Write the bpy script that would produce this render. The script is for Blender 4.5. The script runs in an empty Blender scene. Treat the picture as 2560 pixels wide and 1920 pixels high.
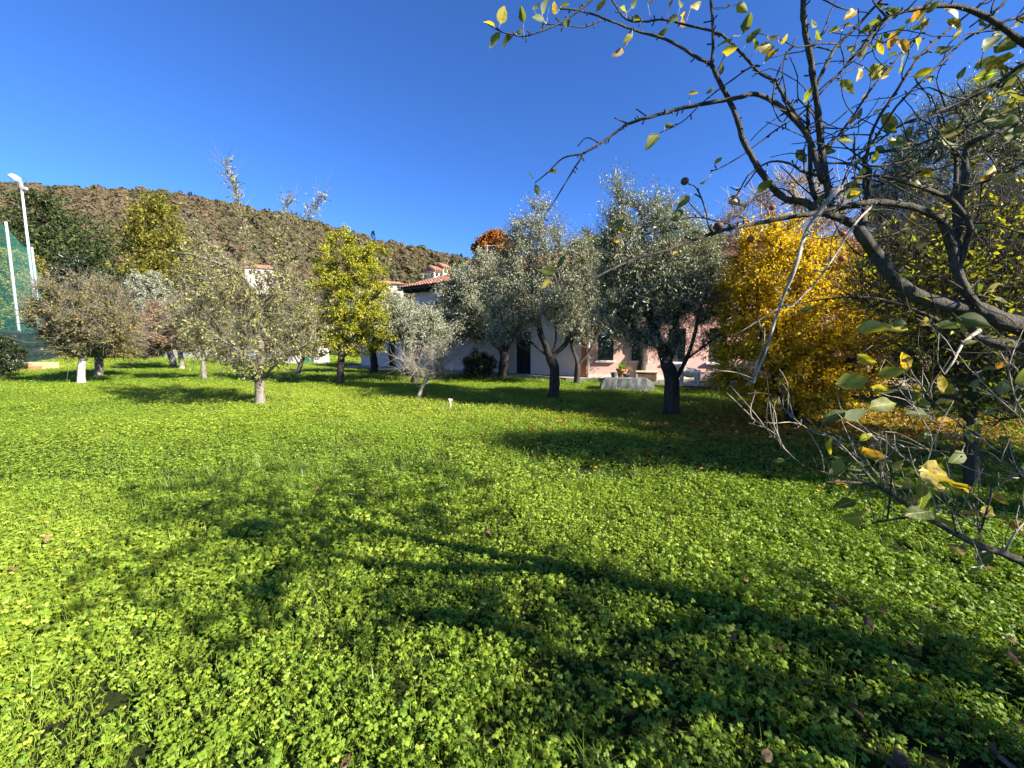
import bpy, math, random
import numpy as np
from mathutils import Vector, Matrix

R = math.radians
scene = bpy.context.scene
COL = scene.collection
random.seed(7)

# ------------------------------------------------------------------ camera
CAM_H, PITCH, FPX = 1.6, R(5.7), 1000.0          # focal length in pixels of the 2560 px wide photograph
cam_data = bpy.data.cameras.new('camera')
cam_data.sensor_width = 36.0
cam_data.lens = 36.0 * FPX / 2560.0
cam_data.clip_start = 0.05
cam_data.clip_end = 5000
cam = bpy.data.objects.new('camera', cam_data)
COL.objects.link(cam)
cam.location = (0, 0, CAM_H)
cam.rotation_euler = (R(90) - PITCH, 0, 0)
scene.camera = cam

# ------------------------------------------------------------------ sky and sun
SUN_EL, SUN_AZ = R(30), R(120)                    # azimuth from +Y towards +X
world = bpy.data.worlds.new('World')
scene.world = world
world.use_nodes = True
wn = world.node_tree.nodes
bg = wn['Background']
sky = wn.new('ShaderNodeTexSky')
sky.sky_type = 'NISHITA'
sky.sun_disc = False
sky.sun_elevation = SUN_EL
sky.sun_rotation = SUN_AZ
sky.altitude = 2500
sky.air_density = 1.0
sky.dust_density = 0.15
sky.ozone_density = 8.0
hs = wn.new('ShaderNodeHueSaturation')             # clear dry autumn air: deeper blue over the whole sky
hs.inputs['Saturation'].default_value = 1.09
hs.inputs['Hue'].default_value = 0.508
world.node_tree.links.new(sky.outputs[0], hs.inputs['Color'])
world.node_tree.links.new(hs.outputs[0], bg.inputs[0])
bg.inputs[1].default_value = 0.078
sun_data = bpy.data.lights.new('sun', 'SUN')
sun_data.energy = 5.0
sun_data.angle = R(0.55)
sun_data.color = (1.0, 0.93, 0.82)
sun = bpy.data.objects.new('sun', sun_data)
COL.objects.link(sun)
SV = Vector((math.sin(SUN_AZ) * math.cos(SUN_EL), math.cos(SUN_AZ) * math.cos(SUN_EL), math.sin(SUN_EL)))
sun.rotation_euler = SV.to_track_quat('Z', 'Y').to_euler()
sun.location = SV * 60
scene.view_settings.view_transform = 'Standard'
scene.view_settings.look = 'None'
scene.view_settings.gamma = 1.0
scene.view_settings.exposure = 1.85
scene.cycles.max_bounces = 6
scene.cycles.diffuse_bounces = 3
scene.cycles.glossy_bounces = 2
scene.cycles.transmission_bounces = 4
scene.cycles.transparent_max_bounces = 6
scene.cycles.caustics_reflective = False
scene.cycles.caustics_refractive = False

# ------------------------------------------------------------------ helpers
def at(px, py, d):
    """world point seen at pixel (px, py) of the 2560x1920 photo, d metres ahead"""
    x, y = (px - 1280) / FPX, -(py - 960) / FPX
    dy = math.cos(PITCH) + y * math.sin(PITCH)
    dz = -math.sin(PITCH) + y * math.cos(PITCH)
    t = d / dy
    return Vector((x * t, d, CAM_H + dz * t))

def hgt(x, y):
    """gentle unevenness of the lawn"""
    return (0.035 * np.sin(x * 0.9 + 1.3) * np.cos(y * 0.7) + 0.025 * np.sin(x * 0.37 - y * 0.51 + 2.0)
            + 0.012 * np.sin(x * 2.3 + y * 1.9)) * np.clip((60 - np.abs(y)) / 40, 0, 1) * np.clip((60 - np.abs(x)) / 30, 0, 1)

def ground(px, py, z=0.0):
    y = -(py - 960) / FPX
    dy = math.cos(PITCH) + y * math.sin(PITCH)
    dz = -math.sin(PITCH) + y * math.cos(PITCH)
    t = (z - CAM_H) / dz
    p = Vector(((px - 1280) / FPX * t, dy * t, z))
    if z == 0.0:
        p.z = float(hgt(p.x, p.y))
    return p

def tag(o, label=None, cat=None, group=None, kind=None):
    if label: o['label'] = label
    if cat: o['category'] = cat
    if group: o['group'] = group
    if kind: o['kind'] = kind
    return o

def empty(name, loc, label, cat, group=None, rz=0.0):
    o = bpy.data.objects.new(name, None)
    o.empty_display_size = 0.2
    COL.objects.link(o)
    o.location = loc
    o.rotation_euler = (0, 0, rz)
    return tag(o, label, cat, group)

def mesh_np(name, V, faces, mat=None, smooth=False, face_attr=None, link=True, parent=None):
    """V (n,3); faces: list of integer arrays (k,3) or (k,4)"""
    V = np.asarray(V, dtype=np.float32)
    faces = [np.asarray(f, dtype=np.int32) for f in faces if len(f)]
    me = bpy.data.meshes.new(name)
    me.vertices.add(len(V))
    me.vertices.foreach_set('co', V.ravel())
    loops = np.concatenate([f.ravel() for f in faces])
    tot = np.concatenate([np.full(len(f), f.shape[1], dtype=np.int32) for f in faces])
    start = np.concatenate([[0], np.cumsum(tot)[:-1]]).astype(np.int32)
    me.loops.add(len(loops))
    me.loops.foreach_set('vertex_index', loops)
    me.polygons.add(len(tot))
    me.polygons.foreach_set('loop_start', start)
    me.update(calc_edges=True)
    if smooth:
        me.polygons.foreach_set('use_smooth', np.ones(len(tot), dtype=bool))
    if face_attr is not None:
        a = me.attributes.new('tint', 'FLOAT', 'FACE')
        a.data.foreach_set('value', np.asarray(face_attr, dtype=np.float32))
    if mat: me.materials.append(mat)
    o = bpy.data.objects.new(name, me)
    if link: COL.objects.link(o)
    if parent: o.parent = parent
    return o

class MB:
    """collects simple solids into one mesh"""
    def __init__(s): s.v = []; s.f = []
    def add(s, vs, fs):
        n = len(s.v); s.v += [tuple(v) for v in vs]; s.f += [tuple(i + n for i in f) for f in fs]; return s
    def box(s, c, size, M=None, taper=1.0):
        x, y, z = size[0] / 2, size[1] / 2, size[2] / 2
        vs = [Vector((sx * x * (taper if sz > 0 else 1), sy * y * (taper if sz > 0 else 1), sz * z)) for sz in (-1, 1) for sy in (-1, 1) for sx in (-1, 1)]
        if M is not None: vs = [M @ v for v in vs]
        vs = [v + Vector(c) for v in vs]
        return s.add(vs, [(0, 2, 3, 1), (4, 5, 7, 6), (0, 1, 5, 4), (2, 6, 7, 3), (0, 4, 6, 2), (1, 3, 7, 5)])
    def prism(s, poly, z0, z1):
        n = len(poly)
        vs = [(p[0], p[1], z0) for p in poly] + [(p[0], p[1], z1) for p in poly]
        return s.add(vs, [tuple(range(n - 1, -1, -1)), tuple(range(n, 2 * n))] + [(i, (i + 1) % n, n + (i + 1) % n, n + i) for i in range(n)])
    def tube(s, pts, rads, n=8, cap=True):
        pts = [Vector(p) for p in pts]
        base = len(s.v)
        ref = None
        for i, p in enumerate(pts):
            d = (pts[min(i + 1, len(pts) - 1)] - pts[max(i - 1, 0)]).normalized()
            if ref is None:
                ref = d.orthogonal().normalized()
            ref = (ref - d * ref.dot(d)).normalized()
            b = d.cross(ref)
            for k in range(n):
                a = 2 * math.pi * k / n
                s.v.append(tuple(p + (ref * math.cos(a) + b * math.sin(a)) * rads[i]))
        for i in range(len(pts) - 1):
            for k in range(n):
                s.f.append((base + i * n + k, base + i * n + (k + 1) % n, base + (i + 1) * n + (k + 1) % n, base + (i + 1) * n + k))
        if cap:
            s.f.append(tuple(base + k for k in range(n - 1, -1, -1)))
            s.f.append(tuple(base + (len(pts) - 1) * n + k for k in range(n)))
        return s
    def lathe(s, prof, n=16, c=(0, 0, 0)):
        base = len(s.v)
        for r, z in prof:
            for k in range(n):
                a = 2 * math.pi * k / n
                s.v.append((c[0] + r * math.cos(a), c[1] + r * math.sin(a), c[2] + z))
        for i in range(len(prof) - 1):
            for k in range(n):
                s.f.append((base + i * n + k, base + i * n + (k + 1) % n, base + (i + 1) * n + (k + 1) % n, base + (i + 1) * n + k))
        s.f.append(tuple(base + k for k in range(n - 1, -1, -1)))
        s.f.append(tuple(base + (len(prof) - 1) * n + k for k in range(n)))
        return s
    def build(s, name, mat, parent=None, smooth=False, bevel=0.0, link=True):
        me = bpy.data.meshes.new(name)
        me.from_pydata(s.v, [], s.f)
        me.materials.append(mat)
        if smooth:
            me.polygons.foreach_set('use_smooth', np.ones(len(me.polygons), dtype=bool))
        me.update()
        o = bpy.data.objects.new(name, me)
        if link: COL.objects.link(o)
        if parent: o.parent = parent
        if bevel:
            m = o.modifiers.new('bevel', 'BEVEL'); m.width = bevel; m.segments = 2; m.limit_method = 'ANGLE'
        return o

# ------------------------------------------------------------------ materials
def new_mat(name):
    m = bpy.data.materials.new(name); m.use_nodes = True
    nt = m.node_tree; nt.nodes.clear()
    out = nt.nodes.new('ShaderNodeOutputMaterial')
    return m, nt, out

def ramp(nt, fac, stops, interp='LINEAR'):
    r = nt.nodes.new('ShaderNodeValToRGB')
    r.color_ramp.interpolation = interp
    el = r.color_ramp.elements
    while len(el) < len(stops): el.new(0.5)
    for e, (p, c) in zip(el, stops):
        e.position = p; e.color = (c[0], c[1], c[2], 1)
    nt.links.new(fac, r.inputs[0])
    return r.outputs[0]

def noise(nt, scale, detail=4, rough=0.6, coord='Object', vec_scale=None):
    tc = nt.nodes.new('ShaderNodeTexCoord')
    n = nt.nodes.new('ShaderNodeTexNoise')
    n.inputs['Scale'].default_value = scale; n.inputs['Detail'].default_value = detail; n.inputs['Roughness'].default_value = rough
    src = tc.outputs[coord]
    if vec_scale:
        mp = nt.nodes.new('ShaderNodeMapping'); mp.inputs['Scale'].default_value = vec_scale
        nt.links.new(src, mp.inputs[0]); src = mp.outputs[0]
    nt.links.new(src, n.inputs['Vector'])
    return n.outputs['Fac']

def math_n(nt, op, a, b=0.0, clamp=False):
    m = nt.nodes.new('ShaderNodeMath'); m.operation = op; m.use_clamp = clamp
    for i, v in enumerate((a, b)):
        if isinstance(v, (int, float)): m.inputs[i].default_value = v
        else: nt.links.new(v, m.inputs[i])
    return m.outputs[0]

def mixcol(nt, fac, a, b, mode='MIX'):
    m = nt.nodes.new('ShaderNodeMix'); m.data_type = 'RGBA'; m.blend_type = mode
    for s, v in ((m.inputs[0], fac), (m.inputs[6], a), (m.inputs[7], b)):
        if isinstance(v, (int, float)): s.default_value = v
        elif isinstance(v, tuple): s.default_value = (v[0], v[1], v[2], 1)
        else: nt.links.new(v, s)
    return m.outputs[2]

def surface(name, stops, scale=6, rough=0.8, bump=0.0, bump_scale=None, detail=5, spec=0.3, vec_scale=None, coord='Object', metallic=0.0):
    m, nt, out = new_mat(name)
    p = nt.nodes.new('ShaderNodeBsdfPrincipled')
    f = noise(nt, scale, detail, 0.62, coord, vec_scale)
    nt.links.new(ramp(nt, f, stops), p.inputs['Base Color'])
    p.inputs['Roughness'].default_value = rough
    p.inputs['Specular IOR Level'].default_value = spec
    p.inputs['Metallic'].default_value = metallic
    if bump:
        b = nt.nodes.new('ShaderNodeBump'); b.inputs['Strength'].default_value = bump; b.inputs['Distance'].default_value = 0.02
        nt.links.new(noise(nt, bump_scale or scale * 4, 6, 0.65, coord, vec_scale), b.inputs['Height'])
        nt.links.new(b.outputs[0], p.inputs['Normal'])
    nt.links.new(p.outputs[0], out.inputs[0])
    return m

def leaf_mat(name, stops, trans=0.35, tcol=1.5, rough=0.5, back=None, inst=False, rand=False, spec=0.3, blotch=None, tsat=(1.0, 1.0, 0.45)):
    """thin leaf: diffuse + translucent; colour by per-leaf tint"""
    m, nt, out = new_mat(name)
    if rand:
        oi = nt.nodes.new('ShaderNodeObjectInfo'); fac = oi.outputs['Random']
    else:
        a = nt.nodes.new('ShaderNodeAttribute'); a.attribute_name = 'tint'; fac = a.outputs['Fac']
    if inst:
        b = nt.nodes.new('ShaderNodeAttribute'); b.attribute_type = 'INSTANCER'; b.attribute_name = 'itint'
        fac = math_n(nt, 'ADD', math_n(nt, 'MULTIPLY', fac, 0.5), math_n(nt, 'MULTIPLY', b.outputs['Fac'], 0.5))
    col = ramp(nt, fac, stops)
    if blotch:
        f = noise(nt, blotch[1], 3, 0.6)
        g = ramp(nt, f, [(blotch[2], (0, 0, 0)), (blotch[2] + 0.12, (1, 1, 1))])
        col = mixcol(nt, g, col, blotch[0])
    if rand:                      # midrib and side veins, in the leaf's own coordinates
        tc0 = nt.nodes.new('ShaderNodeTexCoord'); sp = nt.nodes.new('ShaderNodeSeparateXYZ'); nt.links.new(tc0.outputs['Object'], sp.inputs[0])
        ay = math_n(nt, 'ABSOLUTE', sp.outputs[1])
        rib = math_n(nt, 'LESS_THAN', ay, 0.012)
        ph = math_n(nt, 'SUBTRACT', sp.outputs[0], math_n(nt, 'MULTIPLY', ay, 0.9))
        vn = math_n(nt, 'GREATER_THAN', math_n(nt, 'SINE', math_n(nt, 'MULTIPLY', ph, 52.0)), 0.86)
        col = mixcol(nt, math_n(nt, 'MULTIPLY', vn, 0.35), col, (0.3, 0.31, 0.1))
        col = mixcol(nt, math_n(nt, 'MULTIPLY', rib, 0.7), col, (0.42, 0.4, 0.18))
    base = col
    if back:
        geo = nt.nodes.new('ShaderNodeNewGeometry')
        base = mixcol(nt, geo.outputs['Backfacing'], col, back)
    p = nt.nodes.new('ShaderNodeBsdfPrincipled')
    nt.links.new(base, p.inputs['Base Color'])
    p.inputs['Roughness'].default_value = rough
    p.inputs['Specular IOR Level'].default_value = spec
    t = nt.nodes.new('ShaderNodeBsdfTranslucent')
    tc = mixcol(nt, 1.0, col, (tcol * tsat[0], tcol * tsat[1], tcol * tsat[2]), 'MULTIPLY')
    nt.links.new(tc, t.inputs[0])
    mx = nt.nodes.new('ShaderNodeMixShader'); mx.inputs[0].default_value = trans
    nt.links.new(p.outputs[0], mx.inputs[1]); nt.links.new(t.outputs[0], mx.inputs[2])
    nt.links.new(mx.outputs[0], out.inputs[0])
    return m

def bark_mat(name, dark, light, lichen=None, lichen_at=0.6, scale=9, bump=0.8):
    m, nt, out = new_mat(name)
    p = nt.nodes.new('ShaderNodeBsdfPrincipled')
    f = noise(nt, scale, 6, 0.7, 'Object', (1.6, 1.6, 0.5))
    col = ramp(nt, f, [(0.3, dark), (0.7, light)])
    if lichen:
        f2 = noise(nt, scale * 0.9, 5, 0.7)
        g = ramp(nt, f2, [(lichen_at, (0, 0, 0)), (lichen_at + 0.08, (1, 1, 1))])
        col = mixcol(nt, g, col, lichen)
    nt.links.new(col, p.inputs['Base Color'])
    p.inputs['Roughness'].default_value = 0.85
    p.inputs['Specular IOR Level'].default_value = 0.2
    b = nt.nodes.new('ShaderNodeBump'); b.inputs['Strength'].default_value = bump; b.inputs['Distance'].default_value = 0.02
    nt.links.new(noise(nt, scale * 3, 6, 0.7, 'Object', (1.5, 1.5, 0.45)), b.inputs['Height'])
    nt.links.new(b.outputs[0], p.inputs['Normal'])
    nt.links.new(p.outputs[0], out.inputs[0])
    return m

M = {}
M['bark_olive'] = bark_mat('bark_olive', (0.012, 0.01, 0.008), (0.07, 0.06, 0.048), (0.12, 0.12, 0.085), 0.68)
M['bark_apple'] = bark_mat('bark_apple', (0.07, 0.06, 0.048), (0.25, 0.22, 0.18), (0.27, 0.26, 0.1), 0.58)
M['bark_near'] = bark_mat('bark_near', (0.026, 0.022, 0.017), (0.17, 0.15, 0.115), (0.14, 0.145, 0.06), 0.6, 42, 1.0)
M['bark_dark'] = bark_mat('bark_dark', (0.022, 0.018, 0.014), (0.09, 0.075, 0.06))
M['twig_pale'] = bark_mat('twig_pale', (0.15, 0.125, 0.09), (0.42, 0.37, 0.29), (0.34, 0.31, 0.14), 0.7, 26, 0.3)
M['limewash'] = bark_mat('limewash', (0.14, 0.12, 0.1), (0.6, 0.58, 0.55), None, 0.6, 11)
M['leaf_olive'] = leaf_mat('leaf_olive', [(0, (0.055, 0.066, 0.032)), (0.6, (0.16, 0.175, 0.09)), (1, (0.31, 0.325, 0.19))], 0.26, 1.4, 0.42, back=(0.42, 0.43, 0.32), spec=0.45)
M['leaf_apple'] = leaf_mat('leaf_apple', [(0, (0.06, 0.085, 0.02)), (0.45, (0.17, 0.18, 0.04)), (0.8, (0.3, 0.27, 0.06)), (1, (0.4, 0.28, 0.05))], 0.34, 1.4, 0.5, back=(0.28, 0.27, 0.1), spec=0.4)
M['leaf_brown'] = leaf_mat('leaf_brown', [(0, (0.09, 0.115, 0.025)), (0.5, (0.19, 0.185, 0.05)), (0.78, (0.26, 0.18, 0.06)), (1, (0.3, 0.14, 0.05))], 0.3, 1.3, 0.55)
M['leaf_pinkish'] = leaf_mat('leaf_pinkish', [(0, (0.16, 0.14, 0.05)), (0.5, (0.32, 0.21, 0.12)), (1, (0.42, 0.29, 0.16))], 0.3, 1.3, 0.55)
M['leaf_yellowgreen'] = leaf_mat('leaf_yellowgreen', [(0, (0.06, 0.1, 0.012)), (0.35, (0.24, 0.26, 0.02)), (1, (0.52, 0.46, 0.035))], 0.4, 1.4, 0.45, tsat=(1, 1, 0.3))
M['leaf_gold'] = leaf_mat('leaf_gold', [(0, (0.3, 0.17, 0.008)), (0.5, (0.54, 0.36, 0.012)), (1, (0.68, 0.52, 0.03))], 0.4, 1.3, 0.5, tsat=(1, 1, 0.3))
M['leaf_maple'] = leaf_mat('leaf_maple', [(0, (0.13, 0.04, 0.008)), (0.6, (0.36, 0.13, 0.015)), (1, (0.5, 0.26, 0.03))], 0.35, 1.3, 0.5)
M['leaf_cedar'] = leaf_mat('leaf_cedar', [(0, (0.02, 0.034, 0.011)), (0.6, (0.055, 0.075, 0.02)), (1, (0.11, 0.12, 0.034))], 0.15, 1.2, 0.6)
M['leaf_larch'] = leaf_mat('leaf_larch', [(0, (0.09, 0.095, 0.012)), (0.6, (0.2, 0.185, 0.022)), (1, (0.3, 0.26, 0.035))], 0.25, 1.3, 0.6)
M['leaf_dark'] = leaf_mat('leaf_dark', [(0, (0.014, 0.024, 0.01)), (0.6, (0.032, 0.048, 0.016)), (1, (0.07, 0.08, 0.03))], 0.12, 1.2, 0.35, spec=0.5)
M['leaf_fern'] = leaf_mat('leaf_fern', [(0, (0.1, 0.2, 0.02)), (1, (0.22, 0.32, 0.04))], 0.35, 1.4, 0.5)
M['leaf_near'] = leaf_mat('leaf_near', [(0, (0.06, 0.085, 0.022)), (0.5, (0.1, 0.13, 0.03)), (0.75, (0.2, 0.2, 0.035)), (1, (0.4, 0.31, 0.03))], 0.45, 1.9, 0.55,
                          back=(0.17, 0.2, 0.085), rand=True, spec=0.2, blotch=((0.16, 0.085, 0.02), 5, 0.6), tsat=(1.15, 1.15, 0.3))
M['leaf_near_yellow'] = leaf_mat('leaf_near_yellow', [(0, (0.3, 0.26, 0.03)), (0.6, (0.46, 0.33, 0.03)), (1, (0.42, 0.2, 0.03))], 0.42, 1.5, 0.45,
                                 back=(0.32, 0.26, 0.07), rand=True, blotch=((0.16, 0.07, 0.02), 5, 0.55), tsat=(1.1, 1.0, 0.3))
M['leaf_dry'] = leaf_mat('leaf_dry', [(0, (0.1, 0.055, 0.03)), (0.5, (0.24, 0.13, 0.06)), (1, (0.38, 0.24, 0.13))], 0.2, 1.2, 0.6, inst=False, rand=True)
M['leaf_cover'] = leaf_mat('leaf_cover', [(0, (0.05, 0.11, 0.01)), (0.3, (0.125, 0.215, 0.018)), (0.6, (0.225, 0.32, 0.03)), (0.88, (0.36, 0.42, 0.05)), (1, (0.5, 0.43, 0.09))], 0.34, 1.5, 0.5, inst=True, spec=0.28, tsat=(1.1, 1.0, 0.25))
M['grass_blade'] = leaf_mat('grass_blade', [(0, (0.08, 0.14, 0.014)), (0.5, (0.17, 0.26, 0.03)), (0.9, (0.28, 0.34, 0.06)), (1, (0.4, 0.36, 0.18))], 0.35, 1.4, 0.4, inst=True, spec=0.45, tsat=(1, 1, 0.35))
M['fallen_gold'] = leaf_mat('fallen_gold', [(0, (0.14, 0.055, 0.012)), (0.5, (0.34, 0.15, 0.02)), (1, (0.52, 0.29, 0.04))], 0.2, 1.2, 0.55, inst=True)
M['fallen_brown'] = leaf_mat('fallen_brown', [(0, (0.06, 0.035, 0.018)), (0.5, (0.16, 0.09, 0.04)), (1, (0.3, 0.2, 0.1))], 0.15, 1.2, 0.6, inst=True)
M['wood_far'] = leaf_mat('wood_far', [(0, (0.07, 0.088, 0.05)), (0.25, (0.12, 0.118, 0.062)), (0.5, (0.165, 0.13, 0.08)), (0.75, (0.195, 0.145, 0.098)), (0.93, (0.19, 0.16, 0.08)), (0.965, (0.18, 0.085, 0.034)), (1, (0.22, 0.1, 0.035))], 0.45, 1.1, 0.8, inst=True, spec=0.05)
M['conifer_far'] = leaf_mat('conifer_far', [(0, (0.02, 0.03, 0.018)), (1, (0.05, 0.065, 0.03))], 0.1, 1.1, 0.8, inst=True, spec=0.05)
M['fruit'] = surface('fruit', [(0.35, (0.05, 0.022, 0.015)), (0.7, (0.16, 0.07, 0.035))], 30, 0.5, 0.3)
M['fruit_red'] = surface('fruit_red', [(0.35, (0.3, 0.05, 0.02)), (0.7, (0.45, 0.13, 0.04))], 20, 0.4)
M['soil'] = None

def ground_material():
    m, nt, out = new_mat('lawn_ground')
    p = nt.nodes.new('ShaderNodeBsdfPrincipled')
    f1 = noise(nt, 0.55, 5, 0.6)
    f2 = noise(nt, 30, 8, 0.75)
    grass = ramp(nt, f2, [(0.3, (0.012, 0.02, 0.005)), (0.55, (0.04, 0.065, 0.01)), (0.75, (0.1, 0.13, 0.03))])
    soil = ramp(nt, f2, [(0.3, (0.012, 0.009, 0.006)), (0.7, (0.055, 0.042, 0.028))])
    mask = ramp(nt, f1, [(0.5, (0, 0, 0)), (0.68, (1, 1, 1))])
    nt.links.new(mixcol(nt, mask, grass, soil), p.inputs['Base Color'])
    p.inputs['Roughness'].default_value = 0.95
    p.inputs['Specular IOR Level'].default_value = 0.1
    b = nt.nodes.new('ShaderNodeBump'); b.inputs['Strength'].default_value = 1.0; b.inputs['Distance'].default_value = 0.05
    nt.links.new(f2, b.inputs['Height']); nt.links.new(b.outputs[0], p.inputs['Normal'])
    nt.links.new(p.outputs[0], out.inputs[0])
    return m
M['lawn'] = ground_material()
M['hill'] = surface('hill_soil', [(0.3, (0.09, 0.075, 0.042)), (0.7, (0.13, 0.1, 0.06))], 0.05, 0.95)
M['plaster_pink'] = surface('plaster_pink', [(0.3, (0.52, 0.27, 0.22)), (0.55, (0.64, 0.38, 0.32)), (0.8, (0.7, 0.46, 0.38))], 0.55, 0.9, 0.15, 40)
M['plaster_lilac'] = surface('plaster_lilac', [(0.3, (0.62, 0.47, 0.43)), (0.7, (0.74, 0.6, 0.55))], 0.7, 0.9, 0.15, 40)
M['plaster_orange'] = surface('plaster_orange', [(0.3, (0.45, 0.13, 0.06)), (0.7, (0.6, 0.22, 0.12))], 1.5, 0.9, 0.15, 40)
M['plaster_cream'] = surface('plaster_cream', [(0.3, (0.5, 0.42, 0.33)), (0.7, (0.68, 0.6, 0.5))], 1.5, 0.9, 0.1, 40)
M['tile'] = surface('roof_tile', [(0.25, (0.17, 0.075, 0.045)), (0.5, (0.33, 0.15, 0.09)), (0.75, (0.45, 0.27, 0.19))], 3.2, 0.85, 0.3, 20)
M['eave_wood'] = surface('eave_wood', [(0.3, (0.025, 0.018, 0.013)), (0.7, (0.06, 0.045, 0.032))], 5, 0.8)
M['shutter'] = surface('shutter_green', [(0.3, (0.02, 0.032, 0.028)), (0.7, (0.04, 0.06, 0.052))], 6, 0.5)
M['stone_white'] = surface('stone_white', [(0.3, (0.5, 0.47, 0.42)), (0.7, (0.72, 0.69, 0.64))], 8, 0.8, 0.2)
M['stone_grey'] = surface('stone_grey', [(0.25, (0.06, 0.065, 0.065)), (0.5, (0.11, 0.115, 0.11)), (0.8, (0.2, 0.2, 0.185))], 5, 0.9, 0.7, 22)
M['stone_carved'] = surface('stone_carved', [(0.3, (0.16, 0.14, 0.11)), (0.5, (0.5, 0.46, 0.4)), (0.75, (0.72, 0.68, 0.6))], 9, 0.9, 0.6, 26)
M['terrace'] = surface('terrace_paving', [(0.3, (0.2, 0.175, 0.14)), (0.7, (0.4, 0.35, 0.28))], 4, 0.9, 0.3)
M['terracotta'] = surface('terracotta', [(0.3, (0.36, 0.13, 0.06)), (0.7, (0.52, 0.23, 0.13))], 9, 0.8)
M['wood_dark'] = surface('wood_dark', [(0.3, (0.1, 0.06, 0.03)), (0.7, (0.26, 0.16, 0.08))], 4, 0.7, 0.2, None, 5, 0.3, (1, 12, 12))
M['wood_pale'] = surface('wood_pale', [(0.3, (0.45, 0.37, 0.25)), (0.7, (0.62, 0.53, 0.38))], 8, 0.7)
M['galvanised'] = surface('galvanised', [(0.3, (0.36, 0.39, 0.42)), (0.7, (0.5, 0.52, 0.55))], 5, 0.45, 0.0, None, 4, 0.5)
M['grey_metal'] = surface('grey_metal', [(0.3, (0.22, 0.23, 0.23)), (0.7, (0.34, 0.35, 0.35))], 6, 0.5)
M['net_green'] = surface('net_green', [(0.3, (0.02, 0.13, 0.1)), (0.7, (0.03, 0.18, 0.14))], 3, 0.6)
M['screen_green'] = surface('screen_green', [(0.3, (0.018, 0.04, 0.037)), (0.7, (0.032, 0.062, 0.056))], 1.3, 0.75, 0.3, 3, 4, 0.25, (1, 1, 3))
M['cream'] = surface('trough_cream', [(0.3, (0.42, 0.29, 0.14)), (0.7, (0.52, 0.39, 0.2))], 4, 0.85, 0.2)
M['globe'] = surface('globe_blue', [(0.3, (0.2, 0.5, 0.6)), (0.7, (0.3, 0.62, 0.72))], 4, 0.25, 0, None, 3, 0.5)
M['white_wall'] = surface('white_wall', [(0.3, (0.52, 0.5, 0.47)), (0.7, (0.74, 0.72, 0.69))], 1.2, 0.9)
M['brick'] = surface('brick_red', [(0.3, (0.2, 0.08, 0.05)), (0.7, (0.36, 0.17, 0.11))], 8, 0.9, 0.3)
M['glass_dark'] = surface('glass_dark', [(0.3, (0.012, 0.016, 0.018)), (0.7, (0.03, 0.035, 0.04))], 2, 0.1, 0, None, 3, 0.6)

# ------------------------------------------------------------------ ground sheet and hill
def ground_sheet():
    xs = np.concatenate([np.linspace(-900, -45, 12), np.linspace(-40, 30, 141), np.linspace(34, 700, 10)])
    ys = np.concatenate([np.linspace(-60, -8, 6), np.linspace(-5, 45, 101), np.linspace(50, 900, 14)])
    X, Y = np.meshgrid(xs, ys, indexing='ij')
    Z = hgt(X, Y)
    V = np.stack([X, Y, Z], -1).reshape(-1, 3)
    ny = len(ys)
    i = (np.arange(len(xs) - 1)[:, None] * ny + np.arange(ny - 1)[None, :]).ravel()
    F = np.stack([i, i + ny, i + ny + 1, i + 1], -1)
    o = mesh_np('ground', V, [F], M['lawn'], smooth=True)
    tag(o, 'lawn soil under the green ground cover', None, None, 'structure')
ground_sheet()

RPX = np.array([-900, -300, 0, 250, 500, 580, 700, 800, 900, 1000, 1100, 1180, 1300, 1500, 1700, 1900, 2600])
RPY = np.array([490, 474, 484, 506, 514, 520, 550, 572, 602, 632, 650, 664, 705, 780, 850, 862, 866])
HD0, HD1 = 95.0, 430.0
RX = (RPX - 1280) / FPX * HD1
RZ = np.maximum((860 - RPY) / FPX * HD1 + 1.6 - 7.5, -3)
def hill_z(x, y):
    v = np.clip((y - HD0) / (HD1 - HD0), 0, 1.6)
    rise = np.where(v < 1, 0.3 * v + 0.7 * v * v * (3 - 2 * v), 1 - 0.5 * (v - 1))
    rz = np.interp(x * HD1 / np.maximum(np.minimum(y, HD1), 120) * 0.55 + x * 0.45, RX, RZ)
    rel = 1 + (0.16 * np.sin(x * 0.021 + 0.6) * np.sin(v * 5) + 0.08 * np.sin(x * 0.05 + v * 7)) * np.clip(1 - v, 0, 1)
    return rz * rise * rel - 1.5 * (v <= 0.0)
def hill():
    xs = np.linspace(-900, 420, 89); ys = np.linspace(HD0 - 5, HD1 + 150, 40)
    X, Y = np.meshgrid(xs, ys, indexing='ij')
    Z = hill_z(X, Y)
    V = np.stack([X, Y, Z], -1).reshape(-1, 3); ny = len(ys)
    i = (np.arange(len(xs) - 1)[:, None] * ny + np.arange(ny - 1)[None, :]).ravel()
    o = mesh_np('hill', V, [np.stack([i, i + ny, i + ny + 1, i + 1], -1)], M['hill'], smooth=True)
    tag(o, 'long wooded hillside behind the garden', None, None, 'structure')
hill()

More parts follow.
